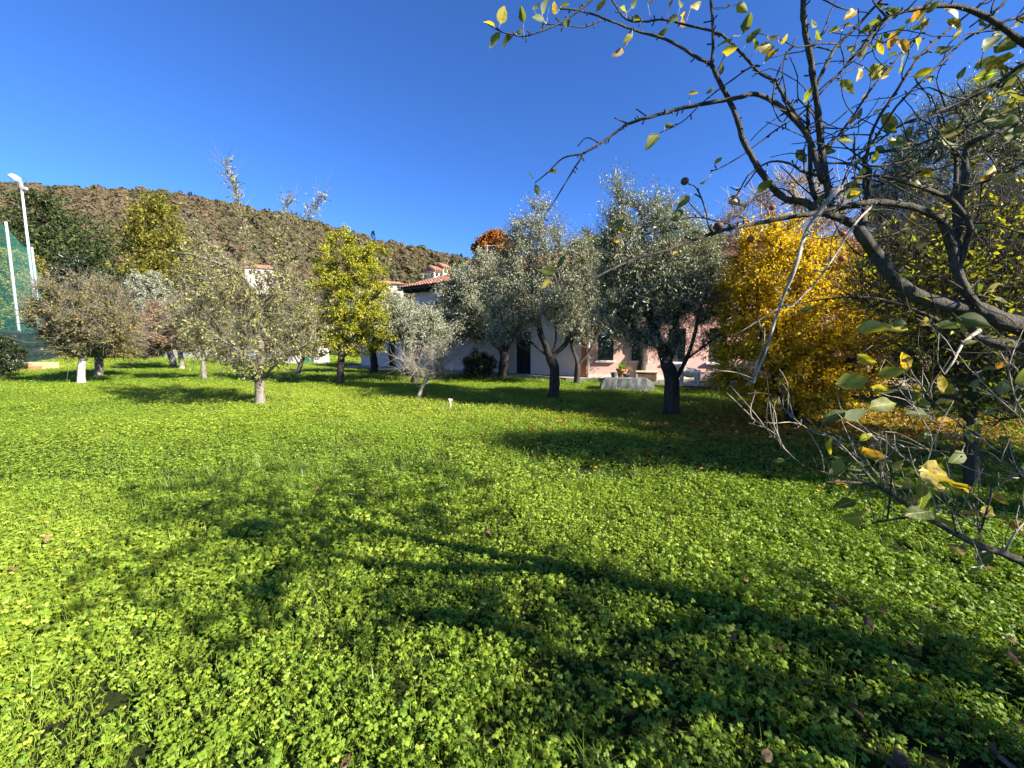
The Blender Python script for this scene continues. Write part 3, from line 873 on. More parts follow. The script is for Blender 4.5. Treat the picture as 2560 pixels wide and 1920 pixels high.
# ------------------------------------------------------------------ house
def house():
    C = Vector((3.0, 17.3)); dl = Vector((-0.811, 0.585)); nl = Vector((-0.585, -0.811))
    dr = Vector((0.98, -0.199)); nr = Vector((-0.199, -0.98))
    root = empty('pink_house', (C.x, C.y, 0), 'pink plastered house with tiled roof standing behind the olive trees', 'house')
    O = Vector((C.x, C.y, 0))
    def P(o, d, n, t, k, z):      # t along the wall, k outwards
        return Vector((o.x + d.x * t + n.x * k, o.y + d.y * t + n.y * k, z)) - O
    def wall(o, d, n, t0, t1, z0, z1, ops, mat, th=0.3, name='wall'):
        ts = sorted({t0, t1, *[q for op in ops for q in op[:2]]}); zs = sorted({z0, z1, *[q for op in ops for q in op[2:4]]})
        mb = MB()
        for a, b in zip(ts[:-1], ts[1:]):
            run = None
            for za, zb in zip(zs[:-1], zs[1:]):
                tm, zm = (a + b) / 2, (za + zb) / 2
                if any(op[0] < tm < op[1] and op[2] < zm < op[3] for op in ops): continue
                vs = [P(o, d, n, t, k, z) for z in (za, zb) for k in (0, -th) for t in (a, b)]
                mb.add(vs, [(0, 2, 3, 1), (4, 5, 7, 6), (0, 1, 5, 4), (2, 6, 7, 3), (0, 4, 6, 2), (1, 3, 7, 5)])
        return mb.build(name, mat, root)
    def slab(o, d, n, t0, t1, k0, k1, z0, z1, name, mat, parent=root, bevel=0):
        vs = [P(o, d, n, t, k, z) for z in (z0, z1) for k in (k0, k1) for t in (t0, t1)]
        return MB().add(vs, [(0, 2, 3, 1), (4, 5, 7, 6), (0, 1, 5, 4), (2, 6, 7, 3), (0, 4, 6, 2), (1, 3, 7, 5)]).build(name, mat, parent, bevel=bevel)
    def t_on(o, d, px):
        q = (px - 1280) / FPX
        return (q * o.y - o.x) / (d.x - q * d.y)
    EZ = 4.55
    # right block, sunlit
    CR = C + nr * 0.35
    ops = []
    for p0, p1, zs in ((1494, 1533, 0.92), (1578, 1617, 0.92), (1668, 1712, 0.88), (1770, 1815, 0.88)):
        ops.append((t_on(CR, dr, p0), t_on(CR, dr, p1), zs, zs + 1.35))
    up = [(a, b, 2.95, 3.95) for a, b, _, _ in ops]
    wall(CR, dr, nr, 0.22, 12.5, 0, EZ, ops + up, M['plaster_pink'])
    slab(CR, dr, nr, 0.0, 0.22, 0.012, -0.3, 0, EZ, 'corner_pilaster', M['plaster_orange'])
    slab(CR, dr, nr, 0.24, 12.5, 0.02, -0.02, 0.0, 0.34, 'plinth', M['plaster_cream'])
    mb = MB(); mb.tube([P(CR, dr, nr, 0.3, 0.07, 0.1), P(CR, dr, nr, 0.3, 0.07, EZ)], [0.045] * 2, 8)
    mb.build('downpipe', M['stone_white'], root, smooth=True)
    def window(o, d, n, op, sill=True):
        a, b, z0, z1 = op
        fr = MB()
        for t0, t1, za, zb in ((a, a + .05, z0, z1), (b - .05, b, z0, z1), (a + .05, b - .05, z0, z0 + .05), (a + .05, b - .05, z1 - .05, z1)):
            vs = [P(o, d, n, t, k, z) for z in (za, zb) for k in (-0.09, -0.15) for t in (t0, t1)]
            fr.add(vs, [(0, 2, 3, 1), (4, 5, 7, 6), (0, 1, 5, 4), (2, 6, 7, 3), (0, 4, 6, 2), (1, 3, 7, 5)])
        w = fr.build('window', M['shutter'], root)
        slab(o, d, n, a, b, -0.2, -0.22, z0, z1, 'pane', M['glass_dark'], w)
        m = (a + b) / 2
        for t0, t1 in ((a + .055, m - .008), (m + .008, b - .055)):
            sh = MB()
            for q0, q1, za, zb, k in ((t0, t0 + .05, z0 + .055, z1 - .055, -0.085), (t1 - .05, t1, z0 + .055, z1 - .055, -0.085),
                                      (t0 + .05, t1 - .05, z0 + .055, z0 + .13, -0.085), (t0 + .05, t1 - .05, z1 - .13, z1 - .055, -0.085),
                                      (t0 + .05, t1 - .05, (z0 + z1) / 2 - .04, (z0 + z1) / 2 + .04, -0.085)):
                vs = [P(o, d, n, t, kk, z) for z in (za, zb) for kk in (k, k - 0.04) for t in (q0, q1)]
                sh.add(vs, [(0, 2, 3, 1), (4, 5, 7, 6), (0, 1, 5, 4), (2, 6, 7, 3), (0, 4, 6, 2), (1, 3, 7, 5)])
            nsl = 14
            for i in range(nsl):
                z = z0 + .14 + (z1 - z0 - .3) * i / (nsl - 1)
                vs = [P(o, d, n, t, kk, z + dz) for dz in (0, 0.05) for kk in (-0.095 - dz * .4, -0.105 - dz * .4) for t in (t0 + .045, t1 - .045)]
                sh.add(vs, [(0, 2, 3, 1), (4, 5, 7, 6), (0, 1, 5, 4), (2, 6, 7, 3), (0, 4, 6, 2), (1, 3, 7, 5)])
            sh.build('shutter', M['shutter'], w)
        if sill: slab(o, d, n, a - .09, b + .09, 0.1, -0.1, z0 - .085, z0 - .002, 'sill', M['stone_white'], w, 0.006)
    for op in ops + up: window(CR, dr, nr, op)
    # side of the right block towards the back, rear walls close the body
    # left block, in shade
    ta, tb = t_on(C, dl, 1327), t_on(C, dl, 1290)
    dops = [(min(ta, tb), max(ta, tb), 0.12, 2.15)]
    wops = [(4.6, 5.5, 2.9, 3.9), (7.6, 8.4, 2.9, 3.9)]
    LT = 10.6
    wall(C, dl, nl, -0.05, LT, 0, EZ, dops + wops, M['plaster_lilac'])
    for op in wops: window(C, dl, nl, op)
    def gate(o, d, n, op):
        a, b, z0, z1 = op
        fr = MB()
        for t0, t1, za, zb in ((a, a + .08, z0, z1), (b - .08, b, z0, z1), (a + .08, b - .08, z1 - .08, z1)):
            vs = [P(o, d, n, t, k, z) for z in (za, zb) for k in (-0.06, -0.14) for t in (t0, t1)]
            fr.add(vs, [(0, 2, 3, 1), (4, 5, 7, 6), (0, 1, 5, 4), (2, 6, 7, 3), (0, 4, 6, 2), (1, 3, 7, 5)])
        dd = fr.build('door', M['shutter'], root)
        slab(o, d, n, a + .08, b - .08, -0.16, -0.2, z0, z1 - .08, 'door_panel', M['glass_dark'], dd)
        nb = max(4, int((b - a - .16) / 0.13))
        for i in range(nb):
            t = a + .08 + (b - a - .16) * (i + .5) / nb
            MB().tube([P(o, d, n, t, -0.1, z0 + .01), P(o, d, n, t, -0.1, z1 - .09)], [0.013] * 2, 6).build('bar', M['shutter'], dd)
    gate(C, dl, nl, dops[0])
    slab(C, dl, nl, dops[0][0] - .12, dops[0][0] - .002, 0.015, -0.05, 0.1, 2.25, 'door_jamb', M['stone_white'])
    slab(C, dl, nl, dops[0][1] + .002, dops[0][1] + .12, 0.015, -0.05, 0.1, 2.25, 'door_jamb', M['stone_white'])
    # low annex
    AT = t_on(C, dl, 903)
    a, b = sorted((t_on(C, dl, 989), t_on(C, dl, 972)))
    aop = [(a, b, 0.1, 1.95)]
    wall(C, dl, nl, LT + 0.002, AT, 0, 2.75, aop, M['plaster_lilac'])
    gate(C, dl, nl, aop[0])
    # back and end walls
    dep = 7.5
    def plain(o, d, t, k0, k1, n, z1):
        slab(o, d, n, t - .3, t, k0, k1, 0, z1, 'wall', M['plaster_lilac'])
    plain(C, dl, LT - .01, -0.31, -dep, nl, EZ); plain(C, dl, AT - .01, -0.31, -5, nl, 2.74)
    slab(C, dl, nl, 0, LT - .31, -dep + .3, -dep, 0, EZ, 'wall', M['plaster_lilac'])
    slab(C, dl, nl, LT, AT - .31, -4.7, -5, 0, 2.74, 'wall', M['plaster_lilac'])
    slab(CR, dr, nr, 12.2, 12.5, -0.31, -8, 0, EZ, 'wall', M['plaster_pink'])
    slab(CR, dr, nr, 0.3, 12.19, -7.7, -8, 0, EZ, 'wall', M['plaster_pink'])
    # roofs: hipped, with overlapping curved tiles
    def roof(o, d, n, t0, t1, k0, k1, z, pitch=0.4, hip=True, over=0.7, name='roof'):
        t0 -= over; t1 += over; k0 += over; k1 -= over
        w = (k0 - k1) / 2; hz = w * pitch; km = (k0 + k1) / 2
        h0, h1 = (t0 + w, t1 - w) if hip else (t0, t1)
        crn = [P(o, d, n, t0, k0, z), P(o, d, n, t1, k0, z), P(o, d, n, t1, k1, z), P(o, d, n, t0, k1, z), P(o, d, n, h0, km, z + hz), P(o, d, n, h1, km, z + hz)]
        mb = MB()
        low = [p - Vector((0, 0, 0.12)) for p in crn[:4]]
        mb.add(crn + low, [(0, 1, 5, 4), (1, 2, 5), (2, 3, 4, 5), (3, 0, 4), (6, 7, 1, 0), (7, 8, 2, 1), (8, 9, 3, 2), (9, 6, 0, 3), (9, 8, 7, 6)])
        rf = mb.build(name, M['eave_wood'], root)
        # rafters under the eave
        for i in range(int((t1 - t0) / 0.6)):
            t = t0 + .3 + i * .6
            slab(o, d, n, t - .05, t + .05, k0 - .03, k0 - over + .02, z - 0.24, z - 0.122, 'rafter', M['eave_wood'], rf)
        def tiles(a, b, c0, c1):
            """slope quad: eave a-b, ridge c0-c1"""
            a, b, c0, c1 = map(Vector, (a, b, c0, c1))
            el = (b - a).length; ed = (b - a) / el
            up0 = c0 - a; us = up0 - ed * up0.dot(ed); sl = us.length; us /= sl
            nn = ed.cross(us).normalized()
            if nn.z < 0: nn = -nn
            s0, s1 = up0.dot(ed), (c1 - a).dot(ed)
            V, F = [], []
            for i in range(int(el / 0.21)):
                s = (i + .5) * 0.21
                m = 1.0
                if s < s0: m = s / max(s0, 1e-6)
                elif s > s1: m = (el - s) / max(el - s1, 1e-6)
                for j in range(int(sl * m / 0.36) + 1):
                    v0, v1 = j * 0.36 - 0.04, min(j * 0.36 + 0.4, sl * m + 0.05)
                    if v1 - v0 < .1: continue
                    jx = random.uniform(-.012, .012); jz = random.uniform(0, .012)
                    bi = len(V)
                    for v, rr, lift in ((v0, 0.105, 0.045 + jz), (v1, 0.085, 0.012 + jz)):
                        for k in range(5):
                            an = math.pi * k / 4
                            V.append(a + ed * (s + jx + rr * math.cos(an)) + us * v + nn * (lift + rr * .75 * math.sin(an)))
                    for k in range(4): F.append((bi + k, bi + k + 1, bi + 6 + k, bi + 5 + k))
                    F.append((bi + 4, bi + 3, bi + 2, bi + 1, bi))
            me = bpy.data.meshes.new('roof_tiles'); me.from_pydata([tuple(v) for v in V], [], F); me.materials.append(M['tile'])
            ob = bpy.data.objects.new('roof_tiles', me); COL.objects.link(ob); ob.parent = rf; ob['kind'] = 'stuff'
        tiles(crn[0], crn[1], crn[4], crn[5])
        if hip:
            tiles(crn[1], crn[2], crn[5], crn[5]); tiles(crn[3], crn[0], crn[4], crn[4])
        return rf
    rl = roof(C, dl, nl, -2.0, LT, 0, -dep, EZ + 0.2)
    roof(CR, dr, nr, 0.6, 12.5, 0, -8, EZ + 0.23)
    roof(C, dl, nl, LT + 0.75, AT - .2, 0.0, -5, 2.95, 0.35, False, 0.35)
    # chimneys with little tiled caps
    def chimney(px, py, d, w, zb):
        p = at(px, py, d) - O
        Mz = Matrix.Rotation(math.atan2(dl.y, dl.x) + math.pi, 3, 'Z')
        ch = MB().box((p.x, p.y, (zb + p.z) / 2), (w, w * .8, p.z - zb), Mz).build('chimney', M['plaster_cream'], rl)
        z = p.z
        mb = MB()
        for sx in (-1, 1):
            for sy in (-1, 1):
                q = Mz @ Vector((sx * (w / 2 - .06), sy * (w * .4 - .06), 0)); mb.box((p.x + q.x, p.y + q.y, z + .14), (.1, .1, .28), Mz)
        mb.box((p.x, p.y, z + .31), (w + .14, w * .8 + .14, .06), Mz)
        mb.build('flue_opening', M['plaster_cream'], ch)
        W, D, hh = w / 2 + .16, w * .4 + .16, .26
        vs = [Mz @ Vector(v) for v in ((-W, -D, 0), (W, -D, 0), (W, D, 0), (-W, D, 0), (0, -D, hh), (0, D, hh))]
        mb = MB().add([v + Vector((p.x, p.y, z + .345)) for v in vs], [(0, 1, 4), (2, 3, 5), (1, 2, 5, 4), (3, 0, 4, 5), (3, 2, 1, 0)])
        for sx in (-1, 1):
            for i in range(4):
                y = -D + .02 + (2 * D - .04) * (i + .5) / 4
                a0, a1 = Mz @ Vector((sx * (W + .04), y, 0.0)), Mz @ Vector((0, y, hh + .03))
                mb.tube([a0 + Vector((p.x, p.y, z + .35)), a1 + Vector((p.x, p.y, z + .35))], [.075, .065], 6)
        mb.build('chimney_cap', M['tile'], ch)
    chimney(1084, 692, 26.2, 0.62, 4.8)
    chimney(1106, 684, 28.2, 0.62, 4.8)
    chimney(1219, 692, 24.0, 0.6, 4.8)
    q = at(1076, 704, 25.4) - O
    MB().lathe([(.09, 0), (.09, .3), (.12, .32), (.12, .38), (.05, .4)], 10, (q.x, q.y, q.z - .22)).build('vent_pipe', M['terracotta'], rl, smooth=False)
    def antenna(px, ptop, pbot, d):
        a, b = at(px, ptop, d) - O, at(px, pbot, d) - O
        mb = MB().tube([b, a], [.022, .018], 6)
        for f, l, n_ in ((0.95, .95, 7), (0.6, .5, 4), (0.12, .9, 7)):
            c = b + (a - b) * f
            mb.tube([c + Vector((-.2 * l, 0, 0)), c + Vector((l, -.2, 0))], [.012] * 2, 5)
            for i in range(n_):
                e = c + Vector((-.15 * l + 1.1 * l * i / n_, -.2 * i / n_, 0)); mb.tube([e + Vector((0, -.22, 0)), e + Vector((0, .22, 0))], [.007] * 2, 4)
        mb.build('antenna', M['galvanised'], rl)
    antenna(1218, 612, 672, 24.0); antenna(1058, 684, 712, 27.0)
    # terrace in front of the house
    e = AT + 0.2
    pa, pb, pc = P(C, dl, nl, e, 1.0, 0), P(C, dl, nl, 0.2, 1.0, 0), P(CR, dr, nr, 12.5, 1.6, 0)
    pd, pe, pf = P(CR, dr, nr, 12.5, -0.05, 0), P(C, dl, nl, 0, -0.05, 0), P(C, dl, nl, e, -0.05, 0)
    poly = [(p.x + O.x, p.y + O.y) for p in (pa, pb, pc, pd, pe, pf)]
    t = MB().prism(poly, -0.05, 0.2).build('terrace', M['terrace'])
    tag(t, 'raised paved terrace along the foot of the pink house', None, None, 'structure')
house()

def far_house(px, py0, py1, d, w, label, roofmat, wallmat, rz=0.3, z_extra=0):
    p = at(px, py1, d)
    h = (py1 - py0) / FPX * d
    root = empty('far_house', p, label, 'house', None, rz)
    MB().box((0, 0, h * .3 - 2), (w, w * .7, h * .7 + 4)).build('wall', wallmat, root)
    W, D, z0, z1 = w / 2 + .4, w * .35 + .4, h * .65, h
    MB().add([(-W, -D, z0), (W, -D, z0), (W, D, z0), (-W, D, z0), (-W * .6, 0, z1), (W * .6, 0, z1)],
             [(0, 1, 5, 4), (1, 2, 5), (2, 3, 4, 5), (3, 0, 4), (3, 2, 1, 0)]).build('roof', roofmat, root)
    for i in range(3):
        MB().box((-w * .3 + w * .3 * i, -w * .35 - .02, h * .38), (w * .11, .1, h * .26)).build('window', M['glass_dark'], root)
far_house(655, 664, 698, 110, 6.5, 'cream house with red roof far up the slope behind the bare apple tree', M['tile'], M['plaster_cream'])
far_house(975, 704, 728, 55, 3.0, 'small house with pale tiled roof behind the yellow pear tree', M['tile'], M['plaster_cream'], 0.5)

def far_wall():
    root = empty('garden_wall', at(580, 898, 44).to_2d().to_3d(), 'low white wall at the far end of the lawn', 'wall')
    a, b = at(330, 898, 46), at(800, 903, 37)
    o = Vector(root.location)
    d = (b - a); d.z = 0; d.normalize(); n = Vector((-d.y, d.x, 0))
    L = (Vector((b.x, b.y, 0)) - Vector((a.x, a.y, 0))).length
    k = int(L / 2.4)
    for i in range(k):
        p0 = Vector((a.x, a.y, -0.2)) + d * (L * i / k + .01) - o; p1 = Vector((a.x, a.y, -0.2)) + d * (L * (i + 1) / k - .01) - o
        vs = [p + n * s + Vector((0, 0, z)) for z in (0, 1.15 + random.uniform(-.02, .02)) for s in (-.1, .1) for p in (p0, p1)]
        MB().add(vs, [(0, 2, 3, 1), (4, 5, 7, 6), (0, 1, 5, 4), (2, 6, 7, 3), (0, 4, 6, 2), (1, 3, 7, 5)]).build('panel', M['white_wall'], root)
    # small green gate and shed at its right end
    sh = empty('garden_shed', Vector((at(770, 905, 33).x, 33, 0)), 'small pale shed with green door beyond the bare apple tree', 'shed')
    MB().box((0, 0, 1.05), (2.6, 2.0, 2.1)).build('wall', M['white_wall'], sh)
    MB().box((0, 0, 2.2), (3.0, 2.4, 0.14)).build('roof', M['tile'], sh)
    MB().box((0.55, -1.02, 0.95), (0.9, .06, 1.8)).build('door', M['net_green'], sh)
far_wall()

# ------------------------------------------------------------------ sports ground at the left
def screen():
    A, B = at(-120, 900, 19.5), at(150, 897, 41.0)
    A.z = B.z = 0
    root = empty('windbreak_screen', A, 'dark green fabric windbreak screen at the left edge', 'fence')
    d = (B - A); L = d.length; d.normalize(); n = Vector((-d.y, d.x, 0))
    h = 2.55
    nu, nv = 90, 14
    V = []
    for i in range(nu + 1):
        for j in range(nv + 1):
            t = L * i / nu; z = h * j / nv
            w = 0.05 * math.sin(t * 2.1) * math.sin(z * 2.3) + 0.02 * math.sin(t * 5 + z * 3)
            zz = z - 0.06 * math.sin(i / nu * math.pi * 9) ** 2 * (j / nv)
            V.append(tuple(d * t + n * w + Vector((0, 0, zz))))
    F = [(i * (nv + 1) + j, (i + 1) * (nv + 1) + j, (i + 1) * (nv + 1) + j + 1, i * (nv + 1) + j + 1) for i in range(nu) for j in range(nv)]
    o = mesh_np('fabric', np.array(V), [np.array(F)], M['screen_green'], smooth=True, parent=root)
    md = o.modifiers.new('thick', 'SOLIDIFY'); md.thickness = 0.012
    for z in (0.75, 1.5):
        MB().tube([d * (L * i / 40) - n * .06 + Vector((0, 0, z + .03 * math.sin(i))) for i in range(41)], [.012] * 41, 5).build('seam', M['shutter'], root)
    for i in range(11):
        p = d * (L * i / 10) + n * .12
        MB().tube([p, p + Vector((0, 0, h + .08))], [.035] * 2, 8).build('post', M['shutter'], root)
screen()

def mast(px, py0, pyb, d, r0, r1, label, cat='pole', group=None, name='net_pole'):
    b = at(px, pyb, d); b.z = 0
    top = CAM_H + (at(px, py0, d).z - CAM_H)
    root = empty(name, b, label, cat, group)
    mb = MB().tube([(0, 0, 0), (0, 0, top * .5), (0, 0, top)], [r0, (r0 + r1) / 2, r1], 12)
    mb.build('shaft', M['galvanised'], root, smooth=True)
    MB().lathe([(r0 * 1.7, 0), (r0 * 1.7, .05), (r0 * 1.15, .07), (r0 * 1.1, .3)], 12).build('base_collar', M['galvanised'], root)
    return root, b, top
pole1, pb1, pt1 = mast(48, 556, 830, 31, .085, .078, 'pale metal net pole nearest the left edge, shorter than the floodlight', group='net poles')
MB().lathe([(.085, 0), (.085, .03), (.02, .06)], 12, (0, 0, pt1)).build('cap', M['galvanised'], pole1)
pole2, pb2, pt2 = mast(104, 619, 830, 37, .085, .075, 'pale metal net pole standing just right of the floodlight mast', group='net poles')
MB().lathe([(.08, 0), (.08, .03), (.02, .06)], 12, (0, 0, pt2)).build('cap', M['galvanised'], pole2)

def floodlight():
    root, b, top = mast(96, 470, 830, 37, .12, .08, 'tall floodlight mast with grey lamp head at the left', 'floodlight', None, 'floodlight_mast')
    MB().box((0, 0, top + .22), (.2, .2, .5)).build('bracket', M['grey_metal'], root, bevel=.02)
    MB().box((.25, 0, top - .05), (.4, .24, .26)).build('ballast_box', M['grey_metal'], root, bevel=.02)
    Mh = Matrix.Rotation(R(38), 3, 'Y')
    c = Vector((-.3, -.1, top + .85))
    h = MB().box(c, (.82, .6, .34), Mh, 0.72).build('lamp_head', M['grey_metal'], root, bevel=.04)
    MB().box(c + Mh @ Vector((0, 0, -.185)), (.74, .54, .03), Mh).build('lamp_glass', M['glass_dark'], h)
    MB().tube([Vector((0, 0, top + .4)), c + Mh @ Vector((.2, 0, .05))], [.05, .045], 8).build('stirrup', M['grey_metal'], root)
    pts = [Vector((.15 + .35 * math.sin(a), 0, top + .35 + .25 * (1 - math.cos(a)))) for a in np.linspace(0, math.pi, 9)]
    MB().tube(pts, [.02] * 9, 6).build('cable', M['shutter'], root)
floodlight()

def ball_net():
    # green catching net hung from the poles, running along the screen
    a = at(-140, 900, 21.5); a.z = 0
    root = empty('ball_net', (pb1.x, pb1.y, 0), 'green ball catching net hung between the pale poles', 'net')
    o = Vector(root.location)
    mb_v, mb_f = [], []
    def strand(p, q, w):
        d = (q - p).normalized(); s = d.cross(Vector((0.3, 1, 0.2))).normalized(); t = d.cross(s)
        n = len(mb_v)
        for e in (p, q):
            for k in range(3):
                an = 2.094 * k; mb_v.append(tuple(e + (s * math.cos(an) + t * math.sin(an)) * w))
        for k in range(3): mb_f.append((n + k, n + (k + 1) % 3, n + 3 + (k + 1) % 3, n + 3 + k))
    segs = [(Vector((a.x, a.y, 0)), Vector((pb1.x, pb1.y, 0)), 10.6, 10.4), (Vector((pb1.x, pb1.y, 0)), Vector((pb2.x, pb2.y, 0)), 10.4, 10.0)]
    end = at(122, 900, 42); segs.append((Vector((pb2.x, pb2.y, 0)), Vector((end.x, end.y, 0)), 10.0, 8.5))
    for p, q, h0, h1 in segs:
        L = (q - p).length; n = int(L / 0.14); z0 = 2.5
        for i in range(n + 1):
            u = i / n; c = p.lerp(q, u) - o; hh = h0 + (h1 - h0) * u - 0.35 * math.sin(u * math.pi)
            strand(c + Vector((0, 0, z0)), c + Vector((0, 0, hh)), .0042)
        m = int((max(h0, h1) - z0) / 0.14)
        for j in range(m + 1):
            v = j / m
            strand(p - o + Vector((0, 0, z0 + (h0 - z0) * v)), q - o + Vector((0, 0, z0 + (h1 - z0) * v)), .0042)
    me = bpy.data.meshes.new('netting'); me.from_pydata(mb_v, [], mb_f); me.materials.append(M['net_green'])
    ob = bpy.data.objects.new('netting', me); COL.objects.link(ob); ob.parent = root; ob['kind'] = 'stuff'
    for p, q, h0, h1 in segs:
        MB().tube([p - o + Vector((0, 0, h0)), p.lerp(q, .5) - o + Vector((0, 0, (h0 + h1) / 2 - .3)), q - o + Vector((0, 0, h1))], [.015] * 3, 6).build('top_rope', M['net_green'], root)
ball_net()

def trough():
    p = ground(102, 925)
    root = empty('stone_trough', p, 'cream coloured trough lying on the grass beside the green screen', 'trough', None, R(12))
    w, d, h = 1.5, .6, .5
    for c, s in (((0, -d / 2 + .04, h / 2), (w, .08, h)), ((0, d / 2 - .04, h / 2), (w, .08, h)), ((-w / 2 + .041, 0, h / 2), (.08, d - .161, h)), ((w / 2 - .041, 0, h / 2), (.08, d - .161, h))):
        MB().box(c, s).build('side', M['cream'], root, bevel=.012)
    MB().box((0, 0, .06), (w - .17, d - .17, .08)).build('bottom', M['cream'], root)
    t = empty('terracotta_planter', p + Vector((.05, -.62, 0)), 'long low terracotta planter leaning in front of the cream trough', 'planter', None, R(12))
    MB().box((0, 0, .13), (1.05, .2, .26), Matrix.Rotation(R(8), 3, 'X'), 1.1).build('body', M['terracotta'], t, bevel=.015)
    MB().box((0, .02, .27), (1.18, .26, .05), Matrix.Rotation(R(8), 3, 'X')).build('rim', M['terracotta'], t, bevel=.01)
trough()

# ------------------------------------------------------------------ small things by the house
def small_things():
    # rough stone slab lying like a bench
    p = ground(1566, 979)
    root = empty('stone_slab', p, 'large rough grey stone slab lying on the grass before the terrace', 'stone', None, R(-10))
    w, d, h = 1.72, .7, .42
    mb = MB(); n = 14
    rr = np.random.RandomState(3)
    V, F = [], []
    for i in range(n):
        t = i / (n - 1); x = -w / 2 + w * t
        e = 1 - .5 * max(0, (t - .86) / .14) ** 1.5 - .25 * max(0, (.06 - t) / .06)
        for (y, z) in ((-.5, 0), (-.52, .45), (-.47, 1), (0, 1.03), (.47, 1), (.52, .4), (.5, 0)):
            V.append((x + rr.normal(0, .012), y * d + rr.normal(0, .015), z * h * e + (rr.normal(0, .012) if z else -.05)))
    for i in range(n - 1):
        for k in range(7): F.append((i * 7 + k, (i + 1) * 7 + k, (i + 1) * 7 + (k + 1) % 7, i * 7 + (k + 1) % 7))
    F += [tuple(range(7)), tuple(range((n - 1) * 7 + 6, (n - 1) * 7 - 1, -1))]
    mb.add(V, F).build('slab', M['stone_grey'], root)
    tz = 0.2
    # flower pot with fern
    p = ground(1554, 948, tz)
    pot = empty('flower_pot', p, 'terracotta pot with a green fern on the terrace', 'plant pot')
    MB().lathe([(.13, 0), (.2, .34), (.235, .35), (.235, .42), (.2, .42), (.18, .36)], 18).build('pot', M['terracotta'], pot, smooth=False)
    rr = np.random.RandomState(4); V, F, T = [], [], []
    for k in range(34):
        a = rr.uniform(0, 6.28); L = rr.uniform(.35, .62); pt = np.array([0, 0, .4]); el = rr.uniform(.5, 1.35)
        for s in range(7):
            dirv = np.array([math.cos(a) * math.cos(el), math.sin(a) * math.cos(el), math.sin(el)]); sd = np.array([-math.sin(a), math.cos(a), 0])
            q = pt + dirv * L / 7; wd = .075 * (1 - s / 7.5)
            for sg in (-1, 1):
                i = len(V); V += [pt, q, pt + sd * sg * wd + dirv * .03]; F.append((i, i + 1, i + 2)); T.append(rr.uniform(0, 1))
            pt = q; el -= rr.uniform(.12, .3)
    mesh_np('fern', np.array(V), [np.array(F)], M['leaf_fern'], face_attr=T, parent=pot)
    for px, py, s, lb in ((1535, 949, .8, 'small dark pot left of the fern pot on the terrace'), (1565, 951, .75, 'small dark pot right of the fern pot on the terrace')):
        p = ground(px, py, tz)
        q = empty('small_pot', p, lb, 'plant pot', 'small pots on the terrace')
        MB().lathe([(.1 * s, 0), (.16 * s, .28 * s), (.18 * s, .28 * s), (.18 * s, .36 * s), (.15 * s, .36 * s), (.13 * s, .3 * s)], 14).build('pot', M['stone_grey'], q)
    # wooden bench box
    p = ground(1616, 953, tz)
    b = empty('wooden_bench', p, 'brown wooden box bench with a pale end on the terrace', 'bench', None, R(-19))
    MB().box((0, 0, .36), (.8, .4, .05)).build('seat', M['wood_pale'], b, bevel=.008)
    for i in range(3): MB().box((-.02, -.16, .06 + .1 * i), (.68, .03, .09)).build('board', M['wood_dark'], b, bevel=.004)
    for i in range(3): MB().box((-.02, .16, .06 + .1 * i), (.68, .03, .09)).build('board', M['wood_dark'], b, bevel=.004)
    for sx in (-1, 1): MB().box((sx * .355, 0, .165), (.06, .36, .33)).build('end_panel', M['wood_pale'], b, bevel=.006)
    # two round stones leaning on the wall
    for px, py, s, lb in ((1588, 939, .27, 'round millstone leaning on the pink wall left of the dark trunk'), (1615, 938, .25, 'round millstone leaning on the pink wall right of the dark trunk')):
        p = ground(px, py + 4, tz)
        q = empty('millstone', p, lb, 'stone', 'millstones against the wall')
        Mx = Matrix.Rotation(R(19), 4, 'Z') @ Matrix.Rotation(R(-76), 4, 'X')
        ob = MB().lathe([(.05, -.05), (s * .96, -.05), (s, -.03), (s, .03), (s * .96, .05), (.05, .05)], 24).build('disc', M['stone_carved'], q)
        ob.matrix_local = Matrix.Translation((0, 0, s)) @ Matrix.Rotation(R(-19), 4, 'Z') @ Matrix.Rotation(R(78), 4, 'X')
    # carved stone lion-like sculpture
    p = ground(1722, 962, tz)
    st = empty('stone_sculpture', p, 'pale weathered stone sculpture of a standing animal on the terrace', 'sculpture', None, R(150))
    import bmesh
    bm = bmesh.new()
    def blob(c, s, rot=None):
        m4 = Matrix.Translation(c) @ (rot.to_4x4() if rot else Matrix.Identity(4)) @ Matrix.Diagonal((s[0], s[1], s[2], 1))
        bmesh.ops.create_icosphere(bm, subdivisions=3, radius=1.0, matrix=m4)
    blob((-.02, 0, .42), (.3, .17, .17)); blob((.2, 0, .48), (.17, .17, .2)); blob((.3, 0, .6), (.12, .13, .13)); blob((.4, 0, .58), (.08, .08, .07))
    for y in (-.09, .09):
        blob((.24, y, .2), (.06, .055, .24)); blob((-.24, y, .2), (.075, .06, .24)); blob((.29, y, .03), (.08, .055, .04)); blob((-.2, y, .03), (.08, .055, .04)); blob((.27, y, .71), (.03, .03, .05))
    blob((-.32, 0, .36), (.04, .04, .2))
    me = bpy.data.meshes.new('figure'); bm.to_mesh(me); bm.free(); me.materials.append(M['stone_carved'])
    ob = bpy.data.objects.new('figure', me); COL.objects.link(ob); ob.parent = st
    md = ob.modifiers.new('remesh', 'REMESH'); md.mode = 'VOXEL'; md.voxel_size = .02; md.use_smooth_shade = True
    MB().box((0, 0, .02), (.9, .36, .06)).build('base_plate', M['stone_carved'], st, bevel=.01)
    # turquoise globe lamp on a dark post
    p = ground(1013, 938)
    g = empty('globe_lamp', p, 'turquoise globe garden lamp on a dark post by the house', 'lamp')
    MB().tube([(0, 0, 0), (0, 0, .82)], [.045, .04], 10).build('post', M['shutter'], g, smooth=True)
